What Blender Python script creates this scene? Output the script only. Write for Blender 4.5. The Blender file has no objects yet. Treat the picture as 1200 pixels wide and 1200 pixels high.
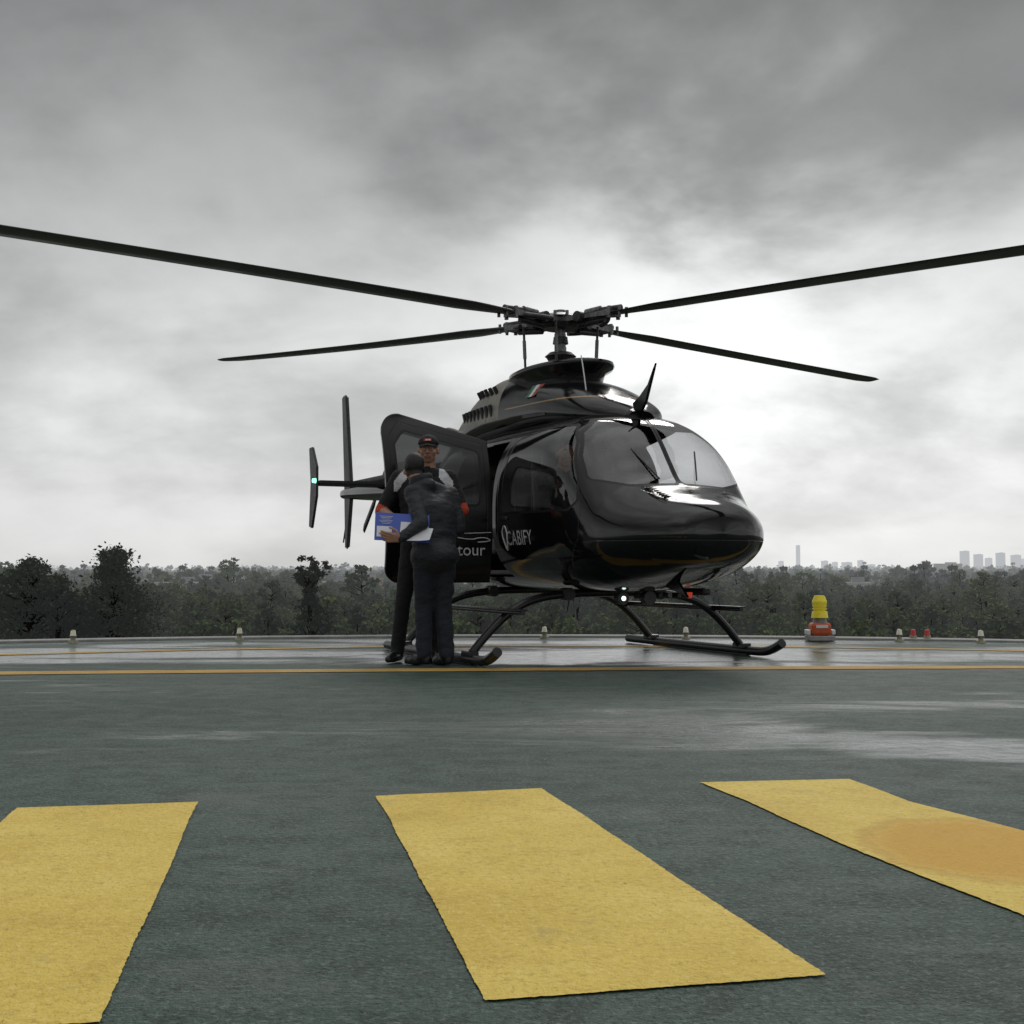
import bpy, bmesh, math, random
import numpy as np
from mathutils import Vector, Matrix, noise as mnoise
random.seed(7); np.random.seed(7)
scene=bpy.context.scene
R=math.radians

# ------------------------------------------------------------------ helpers
def link(ob,parent=None):
    scene.collection.objects.link(ob)
    if parent is not None: ob.parent=parent
    return ob
def empty(name,loc=(0,0,0),rotz=0,parent=None):
    e=bpy.data.objects.new(name,None); e.location=loc; e.rotation_euler=(0,0,rotz); e.empty_display_size=.2
    return link(e,parent)
def mesh_obj(name,verts,faces,mats=(),parent=None,smooth=True,loc=(0,0,0)):
    me=bpy.data.meshes.new(name); me.from_pydata([tuple(v) for v in verts],[],[tuple(f) for f in faces]); me.update()
    for m in mats: me.materials.append(m)
    if smooth: me.polygons.foreach_set('use_smooth',[True]*len(me.polygons))
    ob=bpy.data.objects.new(name,me); ob.location=loc
    return link(ob,parent)
def bake(ob):
    dg=bpy.context.evaluated_depsgraph_get(); ev=ob.evaluated_get(dg)
    me=bpy.data.meshes.new_from_object(ev,depsgraph=dg)
    ob.modifiers.clear(); old=ob.data; ob.data=me
    return ob
def bm_obj(name,bm,mats=(),parent=None,smooth=False,loc=(0,0,0)):
    me=bpy.data.meshes.new(name); bm.to_mesh(me); bm.free()
    for m in mats: me.materials.append(m)
    if smooth: me.polygons.foreach_set('use_smooth',[True]*len(me.polygons))
    ob=bpy.data.objects.new(name,me); ob.location=loc
    return link(ob,parent)
def box(name,c,s,mat,parent=None,bev=0.0,rot=(0,0,0)):
    bm=bmesh.new(); bmesh.ops.create_cube(bm,size=1)
    bmesh.ops.scale(bm,vec=s,verts=bm.verts)
    if bev>0: bmesh.ops.bevel(bm,geom=bm.edges[:],offset=bev,segments=2,affect='EDGES',profile=.5)
    ob=bm_obj(name,bm,[mat],parent,loc=c); ob.rotation_euler=rot
    return ob
def cyl(name,p0,p1,r0,r1,mat,parent=None,seg=20):
    p0=Vector(p0);p1=Vector(p1);d=p1-p0
    bm=bmesh.new(); bmesh.ops.create_cone(bm,cap_ends=True,segments=seg,radius1=r0,radius2=r1,depth=d.length)
    q=d.to_track_quat('Z','Y').to_matrix().to_4x4()
    bmesh.ops.transform(bm,matrix=Matrix.Translation((p0+p1)/2)@q,verts=bm.verts)
    ob=bm_obj(name,bm,[mat],parent,smooth=True)
    m=ob.modifiers.new('e','EDGE_SPLIT'); m.split_angle=R(40)
    return ob
def tube(name,pts,r,mat,parent=None,res=8,flat=1.0,smoothc=True):
    cu=bpy.data.curves.new(name,'CURVE'); cu.dimensions='3D'; cu.bevel_depth=r; cu.bevel_resolution=4; cu.resolution_u=res; cu.use_fill_caps=True
    sp=cu.splines.new('NURBS' if smoothc else 'POLY'); sp.points.add(len(pts)-1)
    for i,p in enumerate(pts): sp.points[i].co=(p[0],p[1],p[2],1)
    if smoothc: sp.order_u=3; sp.use_endpoint_u=True
    cu.materials.append(mat)
    ob=bpy.data.objects.new(name,cu); link(ob,parent)
    dg=bpy.context.evaluated_depsgraph_get(); me=bpy.data.meshes.new_from_object(ob.evaluated_get(dg),depsgraph=dg)
    bpy.data.objects.remove(ob)
    me.polygons.foreach_set('use_smooth',[True]*len(me.polygons))
    o2=bpy.data.objects.new(name,me); return link(o2,parent)
def poly_plate(name,pts,axis,t,mat,parent=None,off=0,bev=.004):
    bm=bmesh.new(); vs=[]
    for a,b in pts:
        if axis=='y': vs.append(bm.verts.new((a,off-t/2,b)))
        elif axis=='z': vs.append(bm.verts.new((a,b,off-t/2)))
        else: vs.append(bm.verts.new((off-t/2,a,b)))
    f=bm.faces.new(vs); r=bmesh.ops.extrude_face_region(bm,geom=[f])
    d={'y':(0,t,0),'z':(0,0,t),'x':(t,0,0)}[axis]
    bmesh.ops.translate(bm,vec=d,verts=[v for v in r['geom'] if isinstance(v,bmesh.types.BMVert)])
    bmesh.ops.recalc_face_normals(bm,faces=bm.faces)
    if bev: bmesh.ops.bevel(bm,geom=bm.edges[:],offset=bev,segments=2,affect='EDGES')
    return bm_obj(name,bm,[mat],parent)
def pchip(xs,ys,x):
    xs=np.array(xs,float); ys=np.array(ys,float); x=np.clip(x,xs[0],xs[-1])
    h=np.diff(xs); d=np.diff(ys)/h; m=np.zeros(len(xs))
    for i in range(1,len(xs)-1):
        if d[i-1]*d[i]>0:
            w1=2*h[i]+h[i-1]; w2=h[i]+2*h[i-1]; m[i]=(w1+w2)/(w1/d[i-1]+w2/d[i])
    m[0]=d[0]; m[-1]=d[-1]
    i=np.clip(np.searchsorted(xs,x,side='right')-1,0,len(xs)-2)
    t=(x-xs[i])/h[i]; t2=t*t;t3=t2*t
    return (2*t3-3*t2+1)*ys[i]+(t3-2*t2+t)*h[i]*m[i]+(-2*t3+3*t2)*ys[i+1]+(t3-t2)*h[i]*m[i+1]
def sdf_poly(px,py,poly):
    d=np.full(px.shape,1e9); s=np.ones(px.shape); n=len(poly); j=n-1
    for i in range(n):
        ax,ay=poly[i]; bx,by=poly[j]
        ex,ey=bx-ax,by-ay; wx,wy=px-ax,py-ay
        t=np.clip((wx*ex+wy*ey)/(ex*ex+ey*ey),0,1)
        d=np.minimum(d,(wx-ex*t)**2+(wy-ey*t)**2)
        c1=py>=ay;c2=py<by;c3=ex*wy>ey*wx
        flip=(c1&c2&c3)|(~c1&~c2&~c3); s=np.where(flip,-s,s); j=i
    return s*np.sqrt(d)

# ------------------------------------------------------------------ materials
def newmat(name):
    m=bpy.data.materials.new(name); m.use_nodes=True; nt=m.node_tree
    for n in list(nt.nodes): nt.nodes.remove(n)
    out=nt.nodes.new('ShaderNodeOutputMaterial'); b=nt.nodes.new('ShaderNodeBsdfPrincipled')
    nt.links.new(b.outputs[0],out.inputs[0])
    return m,nt,b,out
def N(nt,t,**k):
    n=nt.nodes.new(t)
    for a,v in k.items(): setattr(n,a,v)
    return n
def math_(nt,op,a,b=None,c=None,clamp=False):
    n=nt.nodes.new('ShaderNodeMath'); n.operation=op; n.use_clamp=clamp
    for i,v in enumerate((a,b,c)):
        if v is None: continue
        if isinstance(v,(int,float)): n.inputs[i].default_value=v
        else: nt.links.new(v,n.inputs[i])
    return n.outputs[0]
def mixc(nt,f,a,b,bt='MIX'):
    n=nt.nodes.new('ShaderNodeMix'); n.data_type='RGBA'; n.blend_type=bt
    for sock,v in ((n.inputs[0],f),(n.inputs[6],a),(n.inputs[7],b)):
        if isinstance(v,(int,float)): sock.default_value=v
        elif isinstance(v,tuple): sock.default_value=(v[0],v[1],v[2],1)
        else: nt.links.new(v,sock)
    return n.outputs[2]
def noise(nt,vec,scale,detail=4,rough=.55,dist=0):
    n=nt.nodes.new('ShaderNodeTexNoise'); n.inputs['Scale'].default_value=scale; n.inputs['Detail'].default_value=detail
    n.inputs['Roughness'].default_value=rough; n.inputs['Distortion'].default_value=dist
    if vec is not None: nt.links.new(vec,n.inputs['Vector'])
    return n.outputs[0]
def ramp(nt,f,stops):
    n=nt.nodes.new('ShaderNodeValToRGB'); cr=n.color_ramp
    while len(cr.elements)>1: cr.elements.remove(cr.elements[-1])
    cr.elements[0].position=stops[0][0]
    for p,_ in stops[1:]: cr.elements.new(p)
    for e,(p,c) in zip(cr.elements,stops):
        c=c if isinstance(c,tuple) else (c,c,c); e.color=(c[0],c[1],c[2],1)
    nt.links.new(f,n.inputs[0]); return n.outputs[0]
def mapr(nt,v,a,b,c=0,d=1,smooth=True):
    n=nt.nodes.new('ShaderNodeMapRange'); n.interpolation_type='SMOOTHSTEP' if smooth else 'LINEAR'
    nt.links.new(v,n.inputs[0])
    for i,x in zip((1,2,3,4),(a,b,c,d)): n.inputs[i].default_value=x
    return n.outputs[0]
def bump(nt,b,h,strength,dist=.01):
    n=nt.nodes.new('ShaderNodeBump'); n.inputs['Strength'].default_value=strength; n.inputs['Distance'].default_value=dist
    nt.links.new(h,n.inputs['Height']); nt.links.new(n.outputs[0],b.inputs['Normal']); return n
def simple(name,col,rough=.5,metal=0,var=.15,scale=12,coat=0,bmp=.0,emis=None,es=0):
    m,nt,b,out=newmat(name)
    tc=N(nt,'ShaderNodeTexCoord'); nz=noise(nt,tc.outputs['Object'],scale,4)
    lo=tuple(c*(1-var) for c in col); hi=tuple(min(1,c*(1+var)) for c in col)
    c=ramp(nt,nz,[(.3,lo),(.7,hi)]); nt.links.new(c,b.inputs['Base Color'])
    rr=mapr(nt,nz,.3,.7,max(0,rough-.06),rough+.06); nt.links.new(rr,b.inputs['Roughness'])
    b.inputs['Metallic'].default_value=metal; b.inputs['Coat Weight'].default_value=coat
    if bmp>0:
        n2=noise(nt,tc.outputs['Object'],scale*5,3); bump(nt,b,n2,bmp)
    if emis: b.inputs['Emission Color'].default_value=(*emis,1); b.inputs['Emission Strength'].default_value=es
    return m
M_black=simple('gloss_black',(.008,.008,.009),.16,scale=4)
M_dark=simple('dark_matte',(.018,.018,.019),.55,scale=9)
M_metal=simple('hub_metal',(.16,.16,.16),.4,metal=.6,var=.5,scale=30)
M_metald=simple('hub_metal_dark',(.05,.05,.052),.45,metal=.4,var=.5,scale=30)
M_blade=simple('blade_paint',(.05,.051,.053),.45,var=.25,scale=3)
M_skid=simple('skid_paint',(.012,.012,.013),.3,scale=8)
M_seat=simple('seat_leather',(.07,.065,.058),.5)
M_white=simple('white_decal',(.75,.75,.75),.4,var=.05)
M_cowlgrey=simple('cowl_grey',(.26,.245,.22),.45,metal=.2,var=.3,scale=7)
M_skin=simple('skin',(.40,.215,.15),.55,var=.12,scale=25)
M_hair=simple('hair',(.012,.010,.009),.5,var=.3,scale=60,bmp=.5)

def glass_group(nt,tint,refl=1.0):
    tr=N(nt,'ShaderNodeBsdfTransparent'); tr.inputs[0].default_value=(tint,tint*1.01,tint*1.02,1)
    gl=N(nt,'ShaderNodeBsdfGlossy'); gl.inputs['Roughness'].default_value=.04; gl.inputs[0].default_value=(.9,.9,.9,1)
    lw=N(nt,'ShaderNodeLayerWeight'); lw.inputs[0].default_value=.5
    f5=math_(nt,'POWER',lw.outputs['Facing'],4.0)
    f=math_(nt,'MULTIPLY_ADD',f5,.80*refl,.075*refl,clamp=True)
    mx=N(nt,'ShaderNodeMixShader'); nt.links.new(f,mx.inputs[0]); nt.links.new(tr.outputs[0],mx.inputs[1]); nt.links.new(gl.outputs[0],mx.inputs[2])
    return mx.outputs[0]
def shell_mat(name,col=(.0065,.0065,.0075),tint=.70,r0=.05,r1=.14,refl=1.25):
    m,nt,b,out=newmat(name)
    tc=N(nt,'ShaderNodeTexCoord'); nz=noise(nt,tc.outputs['Object'],3,4); dust=noise(nt,tc.outputs['Object'],26,4,.7)
    aw=N(nt,'ShaderNodeAttribute',attribute_name='win'); as_=N(nt,'ShaderNodeAttribute',attribute_name='seam')
    win=aw.outputs['Fac']; seam=as_.outputs['Fac']
    seal=mapr(nt,win,.018,.022,1,0); ln=mapr(nt,seam,.003,.006,1,0)
    c=mixc(nt,mapr(nt,dust,.5,.8,0,.4),col,(.016,.016,.016))
    c=mixc(nt,seal,c,(.004,.004,.004)); c=mixc(nt,ln,c,(.001,.001,.001))
    nt.links.new(c,b.inputs['Base Color'])
    r=mapr(nt,nz,.3,.75,r0,r1); r2=math_(nt,'MAXIMUM',r,math_(nt,'MULTIPLY',seal,.5)); nt.links.new(r2,b.inputs['Roughness'])
    n2=noise(nt,tc.outputs['Object'],1.6,2); h=math_(nt,'SUBTRACT',math_(nt,'MULTIPLY',n2,.12),math_(nt,'MULTIPLY',ln,.15))
    bump(nt,b,h,.3,.02)
    g=glass_group(nt,tint,refl); mx=N(nt,'ShaderNodeMixShader')
    nt.links.new(mapr(nt,win,-.0015,.0015,1,0),mx.inputs[0]); nt.links.new(b.outputs[0],mx.inputs[1]); nt.links.new(g,mx.inputs[2])
    nt.links.new(mx.outputs[0],out.inputs[0])
    return m
M_shell=shell_mat('fuselage_paint_and_glazing'); M_shelld=shell_mat('door_paint_and_tinted_glazing',(.010,.010,.011),.28,.12,.25,1.0)

# ------------------------------------------------------------------ camera
cam=bpy.data.cameras.new('camera'); cam.sensor_width=36; cam.lens=42; cam.clip_end=40000; cam.clip_start=.05
co=bpy.data.objects.new('camera',cam); co.location=(0,0,.72); co.rotation_euler=(R(92.78),0,0); link(co); scene.camera=co

# ------------------------------------------------------------------ world
w=bpy.data.worlds.new('World'); scene.world=w; w.use_nodes=True; nt=w.node_tree
w.cycles.sampling_method='MANUAL'; w.cycles.sample_map_resolution=512
for n in list(nt.nodes): nt.nodes.remove(n)
out=N(nt,'ShaderNodeOutputWorld')
SUN_EL=42; SUN_AZ=12
sky=N(nt,'ShaderNodeTexSky',sky_type='NISHITA'); sky.sun_disc=False; sky.sun_elevation=R(SUN_EL); sky.sun_rotation=R(SUN_AZ)
bg1=N(nt,'ShaderNodeBackground'); bg1.inputs[1].default_value=.08; nt.links.new(sky.outputs[0],bg1.inputs[0])
tc=N(nt,'ShaderNodeTexCoord'); gen=tc.outputs['Generated']
sp=N(nt,'ShaderNodeSeparateXYZ'); nt.links.new(gen,sp.inputs[0])
z=math_(nt,'MAXIMUM',sp.outputs[2],0.0); zz=math_(nt,'ADD',z,.38)
u=math_(nt,'DIVIDE',sp.outputs[0],zz); v=math_(nt,'DIVIDE',sp.outputs[1],zz)
cb=N(nt,'ShaderNodeCombineXYZ'); nt.links.new(u,cb.inputs[0]); nt.links.new(v,cb.inputs[1]); cb.inputs[2].default_value=5.3
n1=noise(nt,cb.outputs[0],2.0,6,.52,.15); n2=noise(nt,cb.outputs[0],.8,2,.5,.1)
cb2=N(nt,'ShaderNodeCombineXYZ'); nt.links.new(u,cb2.inputs[0]); nt.links.new(v,cb2.inputs[1]); cb2.inputs[2].default_value=9.7
n3=noise(nt,cb2.outputs[0],6.5,5,.55,.2)
base=ramp(nt,z,[(0,.74),(.06,.74),(.13,.68),(.20,.57),(.28,.43),(.36,.31),(.44,.24),(.56,.42),(.75,.88),(1,.96)])
mod=math_(nt,'ADD',mapr(nt,n1,.36,.66,.74,1.26,True),mapr(nt,n2,.38,.62,-.15,.15,False))
mod=math_(nt,'ADD',mod,mapr(nt,n3,.3,.7,-.09,.09,False))
mod=math_(nt,'ADD',1.0,math_(nt,'MULTIPLY',math_(nt,'SUBTRACT',mod,1.0),mapr(nt,z,0,.14,.40,1.0)))
val=math_(nt,'MULTIPLY',base,mod)
vd=N(nt,'ShaderNodeVectorMath',operation='DOT_PRODUCT'); nt.links.new(gen,vd.inputs[0]); vd.inputs[1].default_value=(.160,.953,.258)
glow=math_(nt,'POWER',math_(nt,'MAXIMUM',vd.outputs['Value'],0),60)
val=math_(nt,'ADD',val,math_(nt,'MULTIPLY',math_(nt,'MULTIPLY',glow,.28),mapr(nt,n1,.38,.60,.1,1.4,True)))
val=math_(nt,'MULTIPLY',val,mapr(nt,sp.outputs[0],-.45,.1,.84,1.0))
col=N(nt,'ShaderNodeCombineColor')
nt.links.new(val,col.inputs[0]); nt.links.new(math_(nt,'MULTIPLY',val,1.01),col.inputs[1]); nt.links.new(math_(nt,'MULTIPLY',val,1.005),col.inputs[2])
bg2=N(nt,'ShaderNodeBackground'); nt.links.new(col.outputs[0],bg2.inputs[0]); bg2.inputs[1].default_value=1.0
mx=N(nt,'ShaderNodeMixShader'); mx.inputs[0].default_value=.97
nt.links.new(bg1.outputs[0],mx.inputs[1]); nt.links.new(bg2.outputs[0],mx.inputs[2]); nt.links.new(mx.outputs[0],out.inputs[0])
sl=bpy.data.lights.new('sun','SUN'); sl.energy=.7; sl.angle=R(20); sl.color=(1,.97,.93)
so=bpy.data.objects.new('sun',sl); link(so); az=R(SUN_AZ)
d=-Vector((math.sin(az)*math.cos(R(SUN_EL)),math.cos(az)*math.cos(R(SUN_EL)),math.sin(R(SUN_EL))))
so.rotation_euler=d.to_track_quat('-Z','Y').to_euler(); so.location=(5,30,30)
scene.view_settings.view_transform='Standard'; scene.view_settings.look='None'; scene.view_settings.exposure=0

# ------------------------------------------------------------------ helipad
PC=(0.1,-1.0); PR=13.8
def pad_mat():
    m,nt,b,out=newmat('helipad_green_coating')
    g=N(nt,'ShaderNodeNewGeometry'); P=g.outputs['Position']
    mp=N(nt,'ShaderNodeMapping'); nt.links.new(P,mp.inputs[0]); mp.inputs['Scale'].default_value=(.35,1.0,1); mp.inputs['Rotation'].default_value=(0,0,R(-6))
    big=noise(nt,mp.outputs[0],.9,4,.6,.3); str_=noise(nt,mp.outputs[0],4.5,5,.68); fine=noise(nt,P,60,3,.85); mid=noise(nt,P,7,6,.78)
    c=ramp(nt,big,[(.34,(.020,.045,.032)),(.5,(.032,.068,.049)),(.66,(.052,.094,.070))])
    c=mixc(nt,mapr(nt,str_,.46,.62,0,.6),c,(.066,.098,.078))
    c=mixc(nt,mapr(nt,mid,.50,.60,0,.65),c,(.015,.030,.023)); c=mixc(nt,mapr(nt,mid,.46,.36,0,.5),c,(.068,.108,.085))
    c=mixc(nt,mapr(nt,fine,.53,.64,0,.8),c,(.125,.160,.138)); c=mixc(nt,mapr(nt,fine,.47,.36,0,.85),c,(.007,.012,.010))
    sc=noise(nt,mp.outputs[0],2.1,7,.78,.6); scf=mapr(nt,sc,.54,.64,0,.6)
    c=mixc(nt,scf,c,(.100,.114,.104))
    mp2=N(nt,'ShaderNodeMapping'); nt.links.new(P,mp2.inputs[0]); mp2.inputs['Scale'].default_value=(.28,1.0,1)
    wn=noise(nt,mp2.outputs[0],1.3,7,.68,.5)
    s=N(nt,'ShaderNodeSeparateXYZ'); nt.links.new(P,s.inputs[0])
    far=mapr(nt,s.outputs[1],8.4,9.8,0,.15)
    def spot(x,y,sx,sy,a):
        dx=math_(nt,'DIVIDE',math_(nt,'SUBTRACT',s.outputs[0],x),sx); dy=math_(nt,'DIVIDE',math_(nt,'SUBTRACT',s.outputs[1],y),sy)
        r=math_(nt,'ADD',math_(nt,'MULTIPLY',dx,dx),math_(nt,'MULTIPLY',dy,dy)); return mapr(nt,r,0,1,a,0)
    wv=math_(nt,'ADD',wn,far)
    for q in ((2.15,4.85,1.0,.42,.24),(.8,5.3,1.5,.8,.13),(1.6,9.9,3.4,1.3,.14),(-3.6,10.4,1.8,.9,.12),(2.8,6.6,1.6,.7,.10)): wv=math_(nt,'ADD',wv,spot(*q))
    wet=mapr(nt,wv,.55,.72)
    c=mixc(nt,math_(nt,'MULTIPLY',wet,.5),c,(.014,.024,.020))
    nt.links.new(c,b.inputs['Base Color'])
    r=math_(nt,'MULTIPLY_ADD',mid,.25,.46); r=math_(nt,'MULTIPLY_ADD',wet,-.40,r); nt.links.new(math_(nt,'MAXIMUM',r,.12),b.inputs['Roughness'])
    b.inputs['Specular IOR Level'].default_value=.38
    dry=math_(nt,'SUBTRACT',1,math_(nt,'MULTIPLY',wet,.88))
    h=math_(nt,'MULTIPLY',noise(nt,P,85,2,.75),dry); h=math_(nt,'ADD',h,math_(nt,'MULTIPLY',noise(nt,P,8,2,.6),.8))
    bump(nt,b,h,.9,.012)
    return m
M_pad=pad_mat()
M_conc=simple('edge_concrete',(.30,.30,.29),.7,var=.25,scale=5,bmp=.3)
bm=bmesh.new()
rings=[0.01]+[PR*i/24 for i in range(1,25)]; seg=160; vr=[]
for r in rings: vr.append([bm.verts.new((PC[0]+r*math.cos(2*math.pi*i/seg),PC[1]+r*math.sin(2*math.pi*i/seg),0)) for i in range(seg)])
bm.faces.new(vr[0])
for a,b_ in zip(vr,vr[1:]):
    for i in range(seg): bm.faces.new((a[i],b_[i],b_[(i+1)%seg],a[(i+1)%seg]))
pad=bm_obj('helipad',bm,[M_pad])
def ring_prof(name,prof,mat,parent):
    vs=[];fs=[];n=len(prof)
    for i in range(seg):
        a=2*math.pi*i/seg
        for r,z in prof: vs.append((PC[0]+r*math.cos(a),PC[1]+r*math.sin(a),z))
    for i in range(seg):
        for j in range(n):
            k=(j+1)%n; fs.append((i*n+j,((i+1)%seg)*n+j,((i+1)%seg)*n+k,i*n+k))
    return mesh_obj(name,vs,fs,[mat],parent,smooth=False)
ring_prof('edge_kerb',[(PR-.0,-.02),(PR,.018),(PR+.02,.026),(PR+.16,.026),(PR+.18,.015),(PR+.18,-.5),(PR,-.5)],M_conc,pad)
M_wall=simple('building_wall',(.33,.31,.28),.8,var=.12,scale=2,bmp=.2); M_win=simple('window_glass',(.03,.035,.04),.12,var=.2)
bldg=empty('hospital_building')
cyl('tower_walls',(PC[0],PC[1],-18),(PC[0],PC[1],-.5),12.6,12.6,M_wall,bldg,seg=64)
for k in range(4):
    cyl('window_band_%d'%k,(PC[0],PC[1],-15.6+k*4),(PC[0],PC[1],-13.9+k*4),12.66,12.66,M_win,bldg,seg=64)

def yellow_mat(name,stain=False,orange=False):
    m,nt,b,out=newmat(name)
    g=N(nt,'ShaderNodeNewGeometry'); P=g.outputs['Position']
    a=noise(nt,P,2.2,4,.6,.2); f=noise(nt,P,60,3,.85); mid=noise(nt,P,7,6,.78)
    if orange: c=ramp(nt,a,[(.3,(.44,.24,.05)),(.7,(.58,.36,.09))])
    else: c=ramp(nt,a,[(.3,(.66,.47,.075)),(.5,(.74,.54,.10)),(.7,(.80,.61,.14))])
    c=mixc(nt,mapr(nt,mid,.50,.64,0,.45),c,(.58,.39,.06))
    c=mixc(nt,mapr(nt,f,.46,.36,0,.5),c,(.42,.29,.05)); c=mixc(nt,mapr(nt,f,.54,.66,0,.4),c,(.88,.73,.30))
    ch=noise(nt,P,38,4,.8); c=mixc(nt,mapr(nt,ch,.68,.71,0,.85),c,(.08,.09,.05))
    wear=noise(nt,P,3.3,7,.78,.4); c=mixc(nt,mapr(nt,wear,.56,.70,0,.5),c,(.42,.33,.13))
    if stain:
        s=N(nt,'ShaderNodeSeparateXYZ'); nt.links.new(P,s.inputs[0])
        dx=math_(nt,'DIVIDE',math_(nt,'SUBTRACT',s.outputs[0],1.22),.30); dy=math_(nt,'DIVIDE',math_(nt,'SUBTRACT',s.outputs[1],3.12),.36)
        rr=math_(nt,'ADD',math_(nt,'MULTIPLY',dx,dx),math_(nt,'MULTIPLY',dy,dy)); rr=math_(nt,'ADD',rr,math_(nt,'MULTIPLY_ADD',mid,1.2,-.6))
        c=mixc(nt,mapr(nt,rr,.55,1.1,.75,0),c,(.62,.31,.02))
        ring=math_(nt,'MULTIPLY',mapr(nt,rr,.75,.95,0,1),mapr(nt,rr,.98,1.2,1,0)); c=mixc(nt,math_(nt,'MULTIPLY',ring,.4),c,(.48,.24,.02))
    nt.links.new(c,b.inputs['Base Color']); b.inputs['Roughness'].default_value=.6; b.inputs['Specular IOR Level'].default_value=.3
    h=math_(nt,'ADD',noise(nt,P,85,2,.75),math_(nt,'MULTIPLY',noise(nt,P,8,2,.6),.8)); bump(nt,b,h,.8,.012)
    return m
M_yel=yellow_mat('yellow_marking_paint'); M_yels=yellow_mat('yellow_marking_paint_stained',True); M_line=yellow_mat('line_paint',orange=True)
def stripe(name,corners,mat,rough=.005,z=.004):
    pts=[]; n=len(corners)
    for i in range(n):
        a=Vector(corners[i]);b=Vector(corners[(i+1)%n]); L=(b-a).length; k=max(3,int(L/.006)); nrm=Vector((-(b-a).y,(b-a).x)).normalized()
        for j in range(k):
            t=j/k; p=a.lerp(b,t)
            o=rough*(mnoise.noise(Vector((p.x*3,p.y*3,3)))*1.4+mnoise.noise(Vector((p.x*22,p.y*22,7)))*.35+mnoise.noise(Vector((p.x*90,p.y*90,1)))*.55)
            pts.append((p+nrm*o))
    bm=bmesh.new(); f=bm.faces.new([bm.verts.new((p.x,p.y,z)) for p in pts]); bmesh.ops.triangulate(bm,faces=[f],ngon_method='EAR_CLIP')
    bmesh.ops.recalc_face_normals(bm,faces=bm.faces)
    for f in bm.faces:
        if f.normal.z<0: f.normal_flip()
    return bm_obj(name,bm,[mat],pad)
stripe('yellow_bar_a',[(-1.493,3.643),(-.9715,3.735),(-.655,1.934),(-1.14,1.86)],M_yel)
stripe('yellow_bar_b',[(-.431,3.83),(.0954,3.967),(.33,3.05),(.5557,2.157),(-.0455,2.028),(-.235,2.93)],M_yel)
stripe('yellow_bar_c',[(.6345,4.078),(1.158,4.142),(1.232,3.75),(1.409,3.326),(1.66,2.45),(1.10,2.33),(1.063,2.517),(.862,3.17),(.73,3.75)],M_yels)
stripe('yellow_bar_d',[(1.75,4.1),(2.3,3.95),(2.9,2.3),(2.4,2.2)],M_yel)
stripe('yellow_bar_e',[(-2.5,3.3),(-2.0,3.5),(-1.7,1.8),(-2.2,1.7)],M_yel)
def arcline(name,pts,wd,mat,z):
    xs=[p[0] for p in pts]; ys=[p[1] for p in pts]; X=np.linspace(xs[0],xs[-1],240); Y=pchip(xs,ys,X); vs=[];fs=[]
    for i,(x,y) in enumerate(zip(X,Y)):
        o=.02*mnoise.noise(Vector((x*3,1,0))); o2=.02*mnoise.noise(Vector((x*4,9,0)))
        vs+= [(x,y-wd/2+o,z),(x,y+wd/2+o2,z)]
    for i in range(239): fs.append((2*i,2*i+2,2*i+3,2*i+1))
    return mesh_obj(name,vs,fs,[mat],pad,smooth=False)
arcline('boundary_line',[(-9,7.2),(-6,7.95),(-3.55,8.36),(-1,8.6),(1.5,8.78),(3.8,8.88),(6,8.7),(9,8.1)],.26,M_line,.004)
arcline('outer_line',[(-9,8.4),(-6,9.6),(-4.3,10.2),(-2.5,10.9),(0,11.35),(2.5,11.2),(4.5,10.7),(7,9.7)],.16,M_line,.004)

M_lampbody=simple('lamp_body',(.33,.32,.22),.5,metal=.2); M_lampw=simple('lamp_glass',(.62,.61,.48),.15,emis=(1,.95,.75),es=.1)
M_red=simple('lamp_red',(.30,.02,.03),.25,emis=(1,.05,.05),es=.1); M_orange=simple('orange_paint',(.55,.10,.03),.5); M_yp=simple('yellow_plastic',(.72,.58,.02),.35,emis=(.9,.8,.1),es=.08)
def onring(azd,off=.3):
    a=R(azd); dx,dy=math.sin(a),math.cos(a); r=PR-off
    bq=dx*(-PC[0])+dy*(-PC[1]); cq=PC[0]**2+PC[1]**2-r*r; t=-bq+math.sqrt(bq*bq-cq); return (dx*t,dy*t,0)
for azd in (-33,-20.1,-12.8,1.55,8.25,17.9,21.35,30):
    e=empty('perimeter_light',onring(azd,.2)); e.scale=(.8,.8,.8)
    cyl('base',(0,0,0),(0,0,.03),.06,.055,M_lampbody,e); cyl('stem',(0,0,.03),(0,0,.075),.03,.03,M_lampbody,e)
    cyl('collar',(0,0,.07),(0,0,.09),.042,.042,M_metal,e); cyl('lens',(0,0,.088),(0,0,.15),.036,.028,M_lampw,e); cyl('cap',(0,0,.15),(0,0,.16),.03,.012,M_lampbody,e)
for azd in (18.5,19.1):
    e=empty('obstruction_light',onring(azd,-.05)); e.scale=(.75,.75,.85)
    cyl('base',(0,0,.03),(0,0,.06),.05,.045,M_lampbody,e); cyl('lens',(0,0,.058),(0,0,.13),.036,.03,M_red,e)
e=empty('beacon_lamp',onring(14.4,.25))
box('base_plate',(0,0,.03),(.26,.22,.05),M_conc,e,.008)
box('housing',(0,0,.12),(.20,.18,.13),M_orange,e,.03)
box('side_clamp_left',(-.125,0,.09),(.04,.12,.05),M_white,e,.008); box('side_clamp_right',(.125,0,.09),(.04,.12,.05),M_white,e,.008)
box('label',(0,-.093,.15),(.12,.006,.03),M_white,e)
cyl('neck',(0,0,.18),(0,0,.235),.075,.06,M_cowlgrey,e); cyl('lamp_skirt',(0,0,.235),(0,0,.30),.085,.075,M_yp,e); cyl('lamp_head',(0,0,.30),(0,0,.40),.06,.075,M_yp,e); cyl('lamp_cap',(0,0,.40),(0,0,.46),.075,.05,M_yp,e)
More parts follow.
